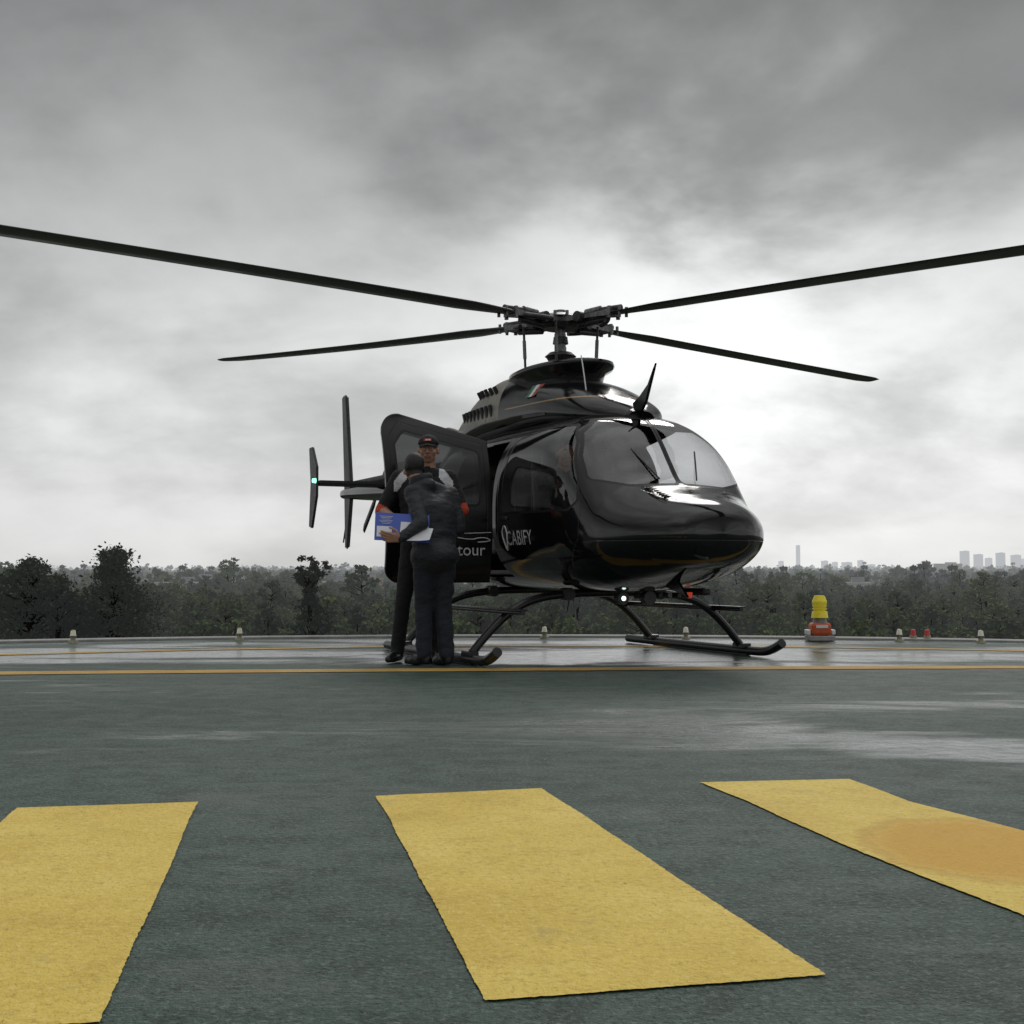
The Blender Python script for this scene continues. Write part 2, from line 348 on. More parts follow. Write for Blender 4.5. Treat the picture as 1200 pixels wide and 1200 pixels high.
for i in range(3): cyl('rib_%d'%i,(0,0,.32+i*.03),(0,0,.328+i*.03),.074,.074,M_yp,e)

# ------------------------------------------------------------------ helicopter
H=empty('helicopter',(.43,10.5,0),R(-65.3))
ST=np.array([ # x,w,zb,zt
(-6.62,.02,1.72,1.80),(-6.55,.07,1.70,1.83),(-6.0,.10,1.66,1.84),(-3.2,.19,1.42,1.82),(-2.6,.27,1.24,1.86),(-2.0,.45,.98,1.93),(-1.5,.60,.78,1.98),(-1.0,.70,.62,2.00),(-.5,.75,.56,2.00),
(.6,.77,.55,1.99),(1.1,.78,.55,1.965),(1.35,.78,.555,1.915),(1.52,.77,.57,1.83),(1.66,.75,.59,1.68),(1.78,.725,.61,1.52),(1.90,.69,.635,1.375),(2.02,.64,.665,1.31),(2.17,.56,.705,1.255),(2.31,.45,.75,1.205),(2.40,.34,.80,1.155),(2.45,.22,.86,1.10),(2.475,.0,.97,.98)])
def prof(x):
    x=np.asarray(x,float); return tuple(pchip(ST[:,0],ST[:,k],x) for k in (1,2,3))
def sect_params(x):
    w,zb,zt=prof(x); zm=zb+(zt-zb)*(.42+.06*np.clip((x-1.7)/.5,0,1))
    n=2.15+.55*np.clip((2.2-x)/.6,0,1)*np.clip((x+2.6)/1.2,0,1)
    return w,zb,zt,zm,n
def side_y(x,z):
    w,zb,zt,zm,n=sect_params(x); h=np.where(z>zm,(z-zm)/np.maximum(zt-zm,1e-4),(zm-z)/np.maximum(zm-zb,1e-4)); h=np.clip(h,0,1)
    return w*(1-h**n)**(1/n)
xs=np.concatenate([np.linspace(-6.62,-2.2,70),np.linspace(-2.19,2.12,460),2.12+.355*np.sin(np.linspace(0.01,math.pi/2,90))])
nt_=340; th=np.linspace(0,2*math.pi,nt_,endpoint=False)
w_,zb_,zt_,zm_,n_=[a[:,None] for a in sect_params(xs)]
c_,s_=np.cos(th)[None],np.sin(th)[None]
Y=w_*np.sign(c_)*np.abs(c_)**(2/n_); Z=zm_+np.where(s_>0,zt_-zm_,zm_-zb_)*np.sign(s_)*np.abs(s_)**(2/n_)
X=np.repeat(xs[:,None],nt_,1)
nx=len(xs); V=np.stack([X,Y,Z],-1).reshape(-1,3)
ii,jj=np.meshgrid(np.arange(nx-1),np.arange(nt_),indexing='ij'); j2=(jj+1)%nt_
F=np.stack([ii*nt_+jj,ii*nt_+j2,(ii+1)*nt_+j2,(ii+1)*nt_+jj],-1).reshape(-1,4)
cen=V[F].mean(1)
openm=(cen[:,1]<0)&(cen[:,0]>-.70)&(cen[:,0]<.24)&(cen[:,2]>.66)&(cen[:,2]<1.80)&(np.abs(cen[:,1])>.3)
F=F[~openm]
def glaze(x,y,z):
    ay=np.abs(y)
    side=sdf_poly(x,z,[(.46,1.22),(.46,1.76),(1.05,1.82),(1.28,1.79),(1.44,1.66),(1.62,1.36),(1.65,1.24),(1.58,1.20)])-.03
    side=np.where(ay>.28,side,1)
    rear=sdf_poly(x,z,[(-.58,1.26),(-.58,1.70),(.08,1.73),(.08,1.26)])-.04
    rear=np.where((ay>.3)&(y>0),rear,1)
    ws=sdf_poly(ay,z,[(.052,1.385),(.052,1.855),(.38,1.835),(.52,1.73),(.60,1.56),(.615,1.41),(.40,1.37)])-.03
    ws=np.where((x>1.2)&(z>1.28),ws,1)
    return np.minimum(np.minimum(side,rear),ws)
def seams(x,y,z):
    ay=np.abs(y)
    d1=np.abs(sdf_poly(x,z,[(.34,.70),(.34,1.86),(1.12,1.89),(1.40,1.83),(1.74,1.22),(1.72,.95),(1.45,.70)]))
    d1=np.where((ay>.25),d1,1)
    d2=np.abs(sdf_poly(x,z,[(-.70,.70),(-.70,1.82),(.22,1.85),(.22,.70)])); d2=np.where((ay>.3)&(y>0),d2,1)
    d3=np.abs(sdf_poly(x,y,[(1.95,-.36),(1.95,.36),(2.28,.20),(2.28,-.20)])); d3=np.where(z>1.05,d3,1)
    d4=np.abs(x+1.35); d5=np.where(x>1.75,np.abs(z-.93),1)
    return np.minimum(np.minimum(np.minimum(d1,d2),np.minimum(d3,d4)),d5)
fus=mesh_obj('fuselage',V,F,[M_shell],H)
def setattr_(ob,name,vals):
    a=ob.data.attributes.new(name,'FLOAT','POINT'); a.data.foreach_set('value',np.asarray(vals,np.float32))
setattr_(fus,'win',glaze(V[:,0],V[:,1],V[:,2])); setattr_(fus,'seam',seams(V[:,0],V[:,1],V[:,2]))

def loft(name,S,mat,parent,nx=120,nt2=64,n=2.4):
    S=np.array(S); xs=np.linspace(S[0,0],S[-1,0],nx); w,zb,zt=[pchip(S[:,0],S[:,k],xs)[:,None] for k in (1,2,3)]
    th=np.linspace(0,2*math.pi,nt2,endpoint=False); c,s=np.cos(th)[None],np.sin(th)[None]
    zm=zb+(zt-zb)*.35; Y=w*np.sign(c)*np.abs(c)**(2/n); Z=zm+np.where(s>0,zt-zm,zm-zb)*np.sign(s)*np.abs(s)**(2/n)
    V=np.stack([np.repeat(xs[:,None],nt2,1),Y,Z],-1).reshape(-1,3)
    ii,jj=np.meshgrid(np.arange(nx-1),np.arange(nt2),indexing='ij'); j2=(jj+1)%nt2
    F=[tuple(f) for f in np.stack([ii*nt2+jj,ii*nt2+j2,(ii+1)*nt2+j2,(ii+1)*nt2+jj],-1).reshape(-1,4)]
    F.append(tuple(range(nt2))); F.append(tuple(reversed(range((nx-1)*nt2,nx*nt2))))
    return mesh_obj(name,V,F,[mat],parent)
def cowl_mat():
    m,nt,b,out=newmat('cowling_paint')
    tc=N(nt,'ShaderNodeTexCoord'); s=N(nt,'ShaderNodeSeparateXYZ'); nt.links.new(tc.outputs['Object'],s.inputs[0])
    x,y,z=s.outputs
    nz=noise(nt,tc.outputs['Object'],3,5); gr=noise(nt,tc.outputs['Object'],9,7,.7)
    zz=math_(nt,'MULTIPLY_ADD',x,.03,z)
    ln=math_(nt,'LESS_THAN',math_(nt,'ABSOLUTE',math_(nt,'SUBTRACT',zz,2.135)),.006)
    ln=math_(nt,'MULTIPLY',ln,math_(nt,'GREATER_THAN',x,-.25))
    c=mixc(nt,ln,(.008,.008,.009),(.34,.22,.10))
    back=mapr(nt,x,-.40,-.385,1,0); band=math_(nt,'MULTIPLY',back,mapr(nt,z,2.06,2.08,0,1))
    gcol=ramp(nt,gr,[(.3,(.17,.155,.13)),(.7,(.36,.34,.30))]); c=mixc(nt,band,c,gcol)
    fr=math_(nt,'ABSOLUTE',math_(nt,'SUBTRACT',math_(nt,'FRACT',math_(nt,'MULTIPLY',x,2.2)),.5)); j=math_(nt,'LESS_THAN',fr,.01); c=mixc(nt,j,c,(.003,.003,.003))
    nt.links.new(c,b.inputs['Base Color']); nt.links.new(math_(nt,'MULTIPLY_ADD',band,.35,mapr(nt,nz,.3,.7,.08,.18)),b.inputs['Roughness'])
    bump(nt,b,noise(nt,tc.outputs['Object'],2,2),.15,.02); return m
M_cowl=cowl_mat()
CW=[(-2.6,.14,1.75,1.90),(-2.1,.26,1.80,2.00),(-1.65,.36,1.85,2.16),(-1.35,.40,1.87,2.32),(-1.05,.42,1.88,2.45),(-.7,.43,1.88,2.52),(-.35,.43,1.88,2.50),(0,.43,1.90,2.43),(.35,.43,1.90,2.36),(.7,.42,1.88,2.27),(1.0,.38,1.86,2.15),(1.25,.27,1.86,2.04),(1.38,.12,1.84,1.96)]
loft('engine_cowling',CW,M_cowl,H)
def cowl_y(x,z):
    C=np.array(CW); w,zb,zt=[pchip(C[:,0],C[:,k],np.asarray(x,float)) for k in (1,2,3)]; zm=zb+(zt-zb)*.35; h=np.clip((z-zm)/(zt-zm),0,1); return w*(1-h**2.4)**(1/2.4)
vs=[];fs=[]; nseg=64; pr=[(0.0,2.50),(.6,2.50),(.9,2.492),(.985,2.475),(1.0,2.45),(.97,2.43),(.84,2.40),(.80,2.34),(.80,2.15)]
for r,zc in pr:
    for i in range(nseg):
        a=2*math.pi*i/nseg; vs.append((-.02+.74*r*math.cos(a),.37*r*math.sin(a),zc))
for k in range(len(pr)-1):
    for i in range(nseg): fs.append((k*nseg+i,(k+1)*nseg+i,(k+1)*nseg+(i+1)%nseg,k*nseg+(i+1)%nseg))
mesh_obj('transmission_fairing',vs,fs,[M_black],H)
for sgn in (-1,1):
    for r,(z,hh,nl) in enumerate(((2.33,.13,5),(2.16,.13,8))):
        for i in range(nl):
            x=-.52-i*.10-r*.03
            yy=float(cowl_y(x,z)); box('louvre',(x,sgn*(yy+.001),z),(.046,.024,hh),M_dark,H,.006,rot=(sgn*(-.50 if r==0 else -.25),0,0))
    tube('exhaust_stack_%s'%('l' if sgn>0 else 'r'),[(-1.75,sgn*.12,1.98),(-1.9,sgn*.17,2.08),(-2.1,sgn*.24,2.12)],.075,M_metald,H)
    poly=[( .55,2.0),(.55,2.18),(.40,2.22),(.12,2.24),(.12,2.02)]
    vs=[(a,sgn*(float(cowl_y(a,b))+.004),b) for a,b in poly]; mesh_obj('intake_screen',vs,[tuple(range(5))],[M_dark],H,smooth=False)
M_fg=simple('flag_green',(.02,.16,.07),.4); M_fr=simple('flag_red',(.40,.03,.03),.4)
for k,mm in enumerate((M_fr,M_white,M_fg)):
    x0=.33-k*.055; vs=[(x,-(float(cowl_y(x,z))+.012),z) for x,z in ((x0,2.19),(x0,2.30),(x0-.053,2.30),(x0-.053,2.19))]
    mesh_obj('flag_panel_%d'%k,vs,[(0,1,2,3)],[mm],H,smooth=False)
def text_mesh(s,size):
    cu=bpy.data.curves.new('t','FONT'); cu.body=s; cu.size=size; cu.resolution_u=3
    ob=bpy.data.objects.new('t',cu); scene.collection.objects.link(ob)
    dg=bpy.context.evaluated_depsgraph_get(); me=bpy.data.meshes.new_from_object(ob.evaluated_get(dg),depsgraph=dg); bpy.data.objects.remove(ob)
    bm=bmesh.new(); bm.from_mesh(me); bmesh.ops.triangulate(bm,faces=bm.faces); bmesh.ops.subdivide_edges(bm,edges=[e for e in bm.edges if e.calc_length()>.03],cuts=2)
    bmesh.ops.triangulate(bm,faces=bm.faces)
    return bm
bm=text_mesh('CABIFY',.15)
mxw=max(v.co.x for v in bm.verts)
for v in bm.verts:
    x=.52+v.co.x/mxw*.50; z=.92+v.co.y*1.1; v.co=Vector((x,-(float(side_y(x,z))+.006),z))
bm_obj('door_lettering',bm,[M_white],H)
dp=[(.50,.88),(.455,.97),(.455,1.04),(.50,1.09),(.545,1.04),(.545,.97),(.50,.88)]
tube('logo_drop',[(a,-(float(side_y(a,b))+.008),b) for a,b in dp],.006,M_white,H)
box('front_door_handle',(.50,-(float(side_y(.5,1.14))+.008),1.14),(.11,.02,.03),M_metald,H,.006)

def build_door(name):
    L=.92; ns,nz=120,160; vs=[];win=[]
    for i in range(ns):
        s=L*i/(ns-1)
        zt=1.80+.20*min(s/.75,1); e=max(0,(s-(L-.16))/.16); zt-= .16*(1-math.sqrt(max(0,1-e*e)))
        zb=.62; e2=max(0,(s-(L-.12))/.12); zb+=.12*(1-math.sqrt(max(0,1-e2*e2)))
        for k in range(nz):
            z=zb+(zt-zb)*k/(nz-1); cx=-.22*max(0,(z-1.2)/.8)**2-.06*max(0,(1.0-z)/.4)**2
            vs.append((.27+cx,-.785-s,z)); win.append((s,z))
    fs=[(i*nz+k,(i+1)*nz+k,(i+1)*nz+k+1,i*nz+k+1) for i in range(ns-1) for k in range(nz-1)]
    ob=mesh_obj(name,vs,fs,[M_shelld],H); W=np.array(win)
    d=sdf_poly(W[:,0],W[:,1],[(.16,1.30),(.14,1.66),(.72,1.80),(.78,1.72),(.77,1.30)])-.04
    setattr_(ob,'win',d); setattr_(ob,'seam',np.abs(sdf_poly(W[:,0],W[:,1],[(.05,.68),(.05,1.76),(.78,1.93),(.87,1.8),(.87,.68)])))
    m=ob.modifiers.new('s','SOLIDIFY'); m.thickness=.035; m.offset=0
    return ob
build_door('rear_door_open')
bm=text_mesh('tour',.14)
for v in bm.verts: v.co=Vector((.294,-1.10+v.co.x*1.0,.84+v.co.y))
bm_obj('door_lettering_rear',bm,[M_white],H)
tube('door_logo_line',[(.297,-1.1,.985),(.297,-.98,.965),(.297,-.9,.99),(.297,-.82,.98),(.297,-.80,.955),(.297,-.92,.95)],.004,M_white,H)
tube('door_logo_rotor',[(.297,-1.04,1.02),(.297,-.80,1.03)],.003,M_white,H)
box('door_handle',(.297,-1.58,1.1),(.02,.10,.03),M_metald,H,.006)

box('cabin_floor',(.35,0,.70),(2.5,1.15,.04),M_dark,H,.01); box('aft_bulkhead',(-.82,0,1.3),(.04,1.2,1.2),M_dark,H,.01)
box('added_sky_blocker',(.30,.12,1.24),(.05,1.10,1.05),M_dark,H,.02)  # added panel, blocks bright rear port window from showing through the windscreen
box('instrument_panel',(1.72,-.05,1.17),(.16,.75,.26),M_dark,H,.04,rot=(0,R(-18),0)); box('console',(1.40,0,.86),(.6,.24,.26),M_dark,H,.03)
box('glareshield',(1.68,0,1.315),(.26,.85,.03),M_dark,H,.012)
for nm,x,y in (('pilot_seat',.80,-.34),('copilot_seat',.80,.34),('passenger_seat_a',-.45,-.35),('passenger_seat_b',-.45,.05),('passenger_seat_c',-.45,.42)):
    box(nm+'_cushion',(x+.05,y,.93),(.46,.42,.14),M_seat,H,.04); box(nm+'_back',(x-.2,y,1.25),(.11,.42,.60),M_seat,H,.04,rot=(0,R(-8),0)); box(nm+'_headrest',(x-.26,y,1.62),(.08,.22,.13),M_seat,H,.03)
tube('cyclic_stick',[(1.25,-.34,.85),(1.23,-.34,1.02),(1.18,-.34,1.15)],.014,M_dark,H)
SY=1.26
for sgn,nm in ((-1,'starboard'),(1,'port')):
    tube('skid_'+nm,[(-1.0,sgn*SY,.045),(-.4,sgn*SY,.042),(.4,sgn*SY,.042),(1.05,sgn*SY,.042),(1.25,sgn*SY,.048),(1.38,sgn*SY,.09),(1.46,sgn*SY,.13)],.038,M_skid,H)
    tube('boarding_step_'+nm,[(-.75,sgn*.98,.40),(1.3,sgn*.98,.40)],.018,M_skid,H)
    box('step_tread_'+nm,(.3,sgn*.98,.418),(2.0,.075,.014),M_skid,H,.004)
    for x in (-.55,.92):
        tube('step_bracket_%s_%d'%(nm,x>0),[(x,sgn*.86,.43),(x,sgn*.98,.40)],.014,M_skid,H,smoothc=False)
        box('skid_saddle_%s_%d'%(nm,x>0),(x,sgn*(SY-.01),.08),(.16,.09,.05),M_skid,H,.012)
        cyl('fuselage_saddle_%s_%d'%(nm,x>0),(x-.06,sgn*.42,.53),(x+.06,sgn*.42,.53),.05,.05,M_metald,H)
    box('skid_wear_shoe_'+nm,(.25,sgn*SY,.008),(1.5,.045,.014),M_metald,H,.003)
for x,nm in ((-.55,'aft'),(.92,'forward')):
    h=[(SY+.01,.045),(SY-.12,.20),(.92,.40),(.70,.50),(.4,.535)]
    tube('cross_tube_'+nm,[(x,-a,b) for a,b in h]+[(x,0,.54)]+[(x,a,b) for a,b in reversed(h)],.033,M_skid,H)
M_lit=simple('landing_light_glass',(.8,.9,.85),.1,emis=(.75,1,.90),es=2.5); M_nav=simple('nav_green',(.1,.6,.4),.2,emis=(.3,1,.7),es=2.2); M_rb=simple('beacon_red',(.30,.03,.02),.2,emis=(1,.1,.05),es=.3)
cyl('landing_light_housing',(1.22,-.12,.50),(1.30,-.12,.50),.045,.05,M_metald,H); cyl('landing_light_lens',(1.30,-.12,.50),(1.305,-.12,.50),.018,.018,M_lit,H)
cyl('landing_light_housing_b',(1.22,.12,.50),(1.30,.12,.50),.05,.055,M_metald,H)
for i in range(6): box('belly_rack_%d'%i,(1.05,.16+.09*i,.515),(.10,.04,.05),M_metal if i%2 else M_metald,H,.01)
cyl('belly_beacon',(1.40,.42,.545),(1.40,.42,.50),.022,.014,M_rb,H)
box('belly_camera_mount',(1.3,.55,.55),(.3,.08,.06),M_dark,H,.02); cyl('belly_antenna',(.0,.1,.56),(-.08,.1,.35),.008,.004,M_dark,H)
poly_plate('wire_cutter_upper',[(1.10,1.97),(1.34,1.90),(1.46,2.02),(1.60,2.30),(1.49,2.15),(1.36,2.07)],'y',.025,M_black,H)
poly_plate('wire_cutter_lower',[(1.70,.60),(1.90,.64),(2.03,.52),(1.87,.56)],'y',.02,M_black,H)
poly_plate('roof_intake',[(.95,2.06),(1.0,2.14),(1.15,2.09),(1.30,1.99),(1.32,1.9)],'y',.07,M_black,H,.02,.012)
tube('whip_antenna',[(.9,-.22,2.1),(.86,-.22,2.28),(.80,-.22,2.47)],.005,M_white,H)
tube('pitot_tube',[(2.34,-.18,.84),(2.46,-.2,.80),(2.57,-.2,.80)],.008,M_metald,H)
for i in range(6): box('hood_vent_%d'%i,(1.99+i*.032,-.20,float(prof(np.array(1.99+i*.032))[2])-.022),(.012,.16,.012),M_dark,H,.002,rot=(0,R(14),0))
for sgn in (-1,1):
    tube('wiper_%d'%sgn,[(1.90,sgn*.16,1.385),(1.80,sgn*.22,1.50),(1.69,sgn*.28,1.62)],.006,M_dark,H)
poly_plate('horizontal_stabiliser',[(-4.75,-.95),(-4.75,.95),(-4.42,.95),(-4.35,0),(-4.42,-.95)],'z',.05,M_dark,H,1.76,.015)
for sgn in (-1,1): poly_plate('stabiliser_endplate_%d'%sgn,[(-4.78,1.24),(-4.66,1.22),(-4.46,1.6),(-4.46,1.95),(-4.66,2.20),(-4.80,2.20),(-4.72,1.76)],'y',.03,M_metald,H,sgn*.965,.008)
cyl('navigation_light',(-4.48,-1.02,1.78),(-4.48,-.98,1.78),.024,.03,M_nav,H)
poly_plate('vertical_fin',[(-6.36,1.0),(-6.26,1.02),(-6.12,1.65),(-6.12,1.9),(-6.36,3.10),(-6.46,3.13),(-6.55,3.10),(-6.42,1.9),(-6.40,1.6)],'y',.05,M_blade,H,-.03,.02)
cyl('tail_rotor_gearbox',(-6.28,-.02,1.80),(-6.28,.36,1.80),.09,.05,M_metald,H)
cyl('tail_rotor_hub',(-6.28,.34,1.80),(-6.28,.44,1.80),.07,.05,M_metal,H)
for k in (0,1):
    a=R(52)+k*math.pi; u=Vector((math.sin(a),0,math.cos(a))); p=Vector((math.cos(a),0,-math.sin(a))); o=Vector((-6.28,.40,1.80)); vs=[];
    for rr,cw in ((.08,.04),(.18,.05),(.24,.07),(.80,.07),(.84,.05)):
        for q in ((-1,-.3),(0,1),(1,.2),(0,-1)): vs.append(o+u*rr+p*cw*q[0]+Vector((0,1,0))*.012*q[1])
    fs=[(i*4+j,i*4+(j+1)%4,(i+1)*4+(j+1)%4,(i+1)*4+j) for i in range(4) for j in range(4)]+[(0,1,2,3),(19,18,17,16)]
    mesh_obj('tail_rotor_blade_%d'%k,vs,fs,[M_dark],H)
cyl('tail_skid',(-6.35,0,1.6),(-6.6,0,1.1),.012,.010,M_metald,H)
tube('tail_driveshaft_cover',[(-2.6,0,1.86),(-4.5,0,1.86),(-6.2,0,1.87)],.05,M_dark,H)
HZ=2.92
cyl('mast',(0,0,2.45),(0,0,HZ),.048,.044,M_metal,H); cyl('mast_boot',(0,0,2.49),(0,0,2.54),.11,.08,M_metald,H)
cyl('swashplate_lower',(0,0,2.57),(0,0,2.60),.11,.13,M_metald,H,32); cyl('swashplate_upper',(0,0,2.605),(0,0,2.64),.14,.10,M_metal,H,32); cyl('mast_collar',(0,0,2.72),(0,0,2.78),.07,.062,M_metald,H)
cyl('hub_plate_lower',(0,0,HZ-.07),(0,0,HZ-.03),.15,.18,M_metald,H,32); cyl('hub_plate_upper',(0,0,HZ+.03),(0,0,HZ+.06),.17,.12,M_metal,H,32); cyl('mast_nut',(0,0,HZ+.06),(0,0,HZ+.10),.05,.045,M_metal,H)
def loc_dir(wx,wy):
    a=math.atan2(wy,wx)+R(65.3); return a
blades=[(-.727,-.687,-.16,'a'),(.727,.687,.06,'b'),(.727,-.687,-.15,'c'),(-.727,.687,.30,'d')]
for wx,wy,dz,nm in blades:
    a=loc_dir(wx,wy); u=Vector((math.cos(a),math.sin(a),0)); p=Vector((-math.sin(a),math.cos(a),0)); zv=Vector((0,0,1)); o=Vector((0,0,HZ))
    def pt(r,c,h): return o+u*r+p*c+zv*(h+dz*(max(r,0)/5.33)**1.25)
    vs=[];rs=((.05,.09,.03),(.2,.07,.022),(.34,.05,.016),(.5,.06,.022),(.62,.075,.03))
    for r,cw,h in rs:
        for q in ((-1,-1),(1,-1),(1,1),(-1,1)): vs.append(pt(r,cw*q[0],h*q[1]))
    fs=[(i*4+j,i*4+(j+1)%4,(i+1)*4+(j+1)%4,(i+1)*4+j) for i in range(4) for j in range(4)]+[(3,2,1,0),(16,17,18,19)]
    mesh_obj('yoke_'+nm,vs,fs,[M_metal],H,smooth=False)
    cyl('bearing_'+nm,pt(.27,-.10,.0),pt(.27,.10,.0),.045,.045,M_metald,H); cyl('damper_'+nm,pt(.30,.0,.035),pt(.46,.0,.05),.035,.03,M_metal,H); cyl('damper_lower_'+nm,pt(.22,0,-.06),pt(.50,0,-.045),.03,.024,M_metald,H)
    for k,cc in enumerate((-.06,.06)):
        cyl('cuff_bolt_%s%d'%(nm,k),pt(.60,cc,-.05),pt(.60,cc,.05),.018,.018,M_metal,H,10); cyl('hub_bolt_%s%d'%(nm,k),pt(.13,cc,-.02),pt(.13,cc,.075),.014,.014,M_metal,H,10)
        cyl('cuff_bolt_outer_%s%d'%(nm,k),pt(.70,cc*.8,-.042),pt(.70,cc*.8,.042),.014,.014,M_metal,H,10)
    cyl('cuff_upper_'+nm,pt(.36,.0,.045),pt(.68,0,.035),.022,.028,M_metald,H)
    tube('pitch_horn_'+nm,[pt(.50,.05,-.01),pt(.42,.16,-.03),pt(.30,.20,-.04)],.022,M_metald,H)
    pl=pt(.26,.20,-.05); sw=Vector((pl.x*.95,pl.y*.95,2.47)); cyl('pitch_link_'+nm,sw,pl,.011,.011,M_metald,H,10); cyl('pitch_link_barrel_'+nm,sw.lerp(pl,.3),sw.lerp(pl,.7),.016,.016,M_metal,H,10)
    prf=[(-.5,.0),(-.44,.28),(-.3,.46),(-.1,.5),(.15,.38),(.5,.03),(.5,-.03),(.15,-.3),(-.1,-.42),(-.3,-.4),(-.44,-.26)]
    vs=[]; NB=60; n=len(prf)
    for i in range(NB):
        r=.56+(5.33-.56)*(i/(NB-1)); ch=.13+(.27-.13)*min(1,max(0,(r-.62)/.5))**.8
        if r>5.15: ch*=1-.35*(r-5.15)/.18
        tk=.040-.014*min(1,(r-.56)/2.0); tw=R(3-4*(r/5.33))
        for c,h in prf:
            cc=-c*ch; hh=h*tk; vs.append(pt(r,cc*math.cos(tw),hh+cc*math.sin(tw)))
    fs=[(i*n+j,i*n+(j+1)%n,(i+1)*n+(j+1)%n,(i+1)*n+j) for i in range(NB-1) for j in range(n)]+[tuple(range(n)),tuple(reversed(range((NB-1)*n,NB*n)))]
    mesh_obj('main_rotor_blade_'+nm,vs,fs,[M_blade],H)

# ------------------------------------------------------------------ people
def sphere_bm(bm,c,r,sc=(1,1,1),rot=None,seg=20):
    M=Matrix.Translation(Vector(c))@(rot.to_4x4() if rot else Matrix.Identity(4))@Matrix.Diagonal((r*sc[0],r*sc[1],r*sc[2],1))
    bmesh.ops.create_uvsphere(bm,u_segments=seg,v_segments=seg//2+2,radius=1,matrix=M)
def rcone(bm,p0,r0,p1,r1,seg=18):
    p0=Vector(p0);p1=Vector(p1);sphere_bm(bm,p0,r0,seg=seg);sphere_bm(bm,p1,r1,seg=seg); d=p1-p0
    if d.length<1e-4: return
    bmesh.ops.create_cone(bm,cap_ends=True,segments=seg,radius1=r0,radius2=r1,depth=d.length,matrix=Matrix.Translation((p0+p1)/2)@d.to_track_quat('Z','Y').to_matrix().to_4x4())
def remesh(name,bm,vox,mats,parent,smooth_it=4,wr=0.0):
    ob=bm_obj(name,bm,mats,parent)
    m=ob.modifiers.new('r','REMESH'); m.mode='VOXEL'; m.voxel_size=vox; m.use_smooth_shade=True
    s=ob.modifiers.new('s','SMOOTH'); s.iterations=smooth_it; s.factor=.5
    bake(ob)
    if not ob.data.materials:
        for mm in mats: ob.data.materials.append(mm)
    if wr>0:
        me=ob.data
        nr=[v.normal.copy() for v in me.vertices]
        for v,nn in zip(me.vertices,nr):
            p=v.co; f=mnoise.noise(Vector((p.x*9,p.y*9,p.z*16)))*.7+mnoise.noise(Vector((p.x*22+5,p.y*22,p.z*40)))*.35
            v.co=p+nn*wr*f
    me=ob.data; me.polygons.foreach_set('use_smooth',[True]*len(me.polygons)); return ob
def hand(bm,wr,dr,pn,curl=.6,scale=1.0,side=1):
    wr=Vector(wr); d=Vector(dr).normalized(); n=Vector(pn).normalized(); n=(n-d*n.dot(d)).normalized(); s=d.cross(n)*side; S=scale
    for k in (-1,-.33,.33,1): rcone(bm,wr+s*.012*k*S,.016*S,wr+d*.085*S+s*.030*k*S,.0125*S,10)
    for k,L in ((-1,.062),(-.33,.075),(.33,.080),(1,.072)):
        p=wr+d*.088*S+s*.030*k*S; a=0
        for j,fr in enumerate((.45,.32,.23)):
            a+=curl*(.7 if j==0 else 1.0); q=p+(d*math.cos(a)+n*math.sin(a))*L*fr*S; rcone(bm,p,(.0095-.001*j)*S,q,(.0088-.001*j)*S,10); p=q
    p=wr+d*.02*S+s*.024*S; q=p+(d*.55+s*.75+n*.25).normalized()*.038*S; rcone(bm,p,.014*S,q,.0115*S,10); q2=q+(d*.85+s*.25+n*.45).normalized()*.032*S; rcone(bm,q,.0112*S,q2,.0095*S,10); q3=q2+(d*.9+n*.5).normalized()*.024*S; rcone(bm,q2,.0095*S,q3,.0085*S,10)
def seglabel(me,segs):
    n=len(me.polygons); C=np.empty(n*3); me.polygons.foreach_get('center',C); C=C.reshape(-1,3); best=np.full(n,1e9); lab=np.zeros(n,int)
    for a,b,r,l in segs:
        a=np.array(a);b=np.array(b);ab=b-a;t=np.clip(((C-a)@ab)/max(ab@ab,1e-9),0,1); d=np.linalg.norm(C-(a+t[:,None]*ab),axis=1)-r
        m=d<best; best[m]=d[m]; lab[m]=l
    return C,lab
def cloth(name,col,rough=.85,var=.2):
    m,nt,b,out=newmat(name); tc=N(nt,'ShaderNodeTexCoord'); P=tc.outputs['Object']
    a=noise(nt,P,7,5,.6); f=noise(nt,P,300,2); c=ramp(nt,a,[(.3,tuple(x*(1-var) for x in col)),(.7,tuple(x*(1+var) for x in col))]); nt.links.new(c,b.inputs['Base Color'])
    b.inputs['Roughness'].default_value=rough; b.inputs['Sheen Weight'].default_value=.04
    mp=N(nt,'ShaderNodeMapping'); nt.links.new(P,mp.inputs[0]); mp.inputs['Scale'].default_value=(1,1,2.2)
    wr=noise(nt,mp.outputs[0],14,4,.6,.6); h=math_(nt,'ADD',wr,math_(nt,'MULTIPLY',f,.06)); bump(nt,b,h,.6,.02); return m
C_shirt=cloth('black_shirt',(.011,.011,.013)); C_white=cloth('white_panel',(.62,.62,.64),.8,.06); C_or=cloth('orange_trim',(.50,.06,.02),.8,.1)
C_trou=cloth('black_trousers',(.008,.008,.009)); C_jack=cloth('navy_jacket',(.010,.012,.018),.6); C_jean=cloth('dark_jeans',(.012,.015,.024)); C_shoe=simple('shoe_leather',(.01,.01,.01),.4)
C_cap=cloth('cap_fabric',(.012,.012,.013)); C_red=cloth('cap_red',(.4,.03,.03),.8,.1)
M_eyew=simple('eye_white',(.6,.58,.55),.3); M_eye=simple('eye_dark',(.01,.008,.006),.2); M_lip=simple('lips',(.25,.09,.075),.5)
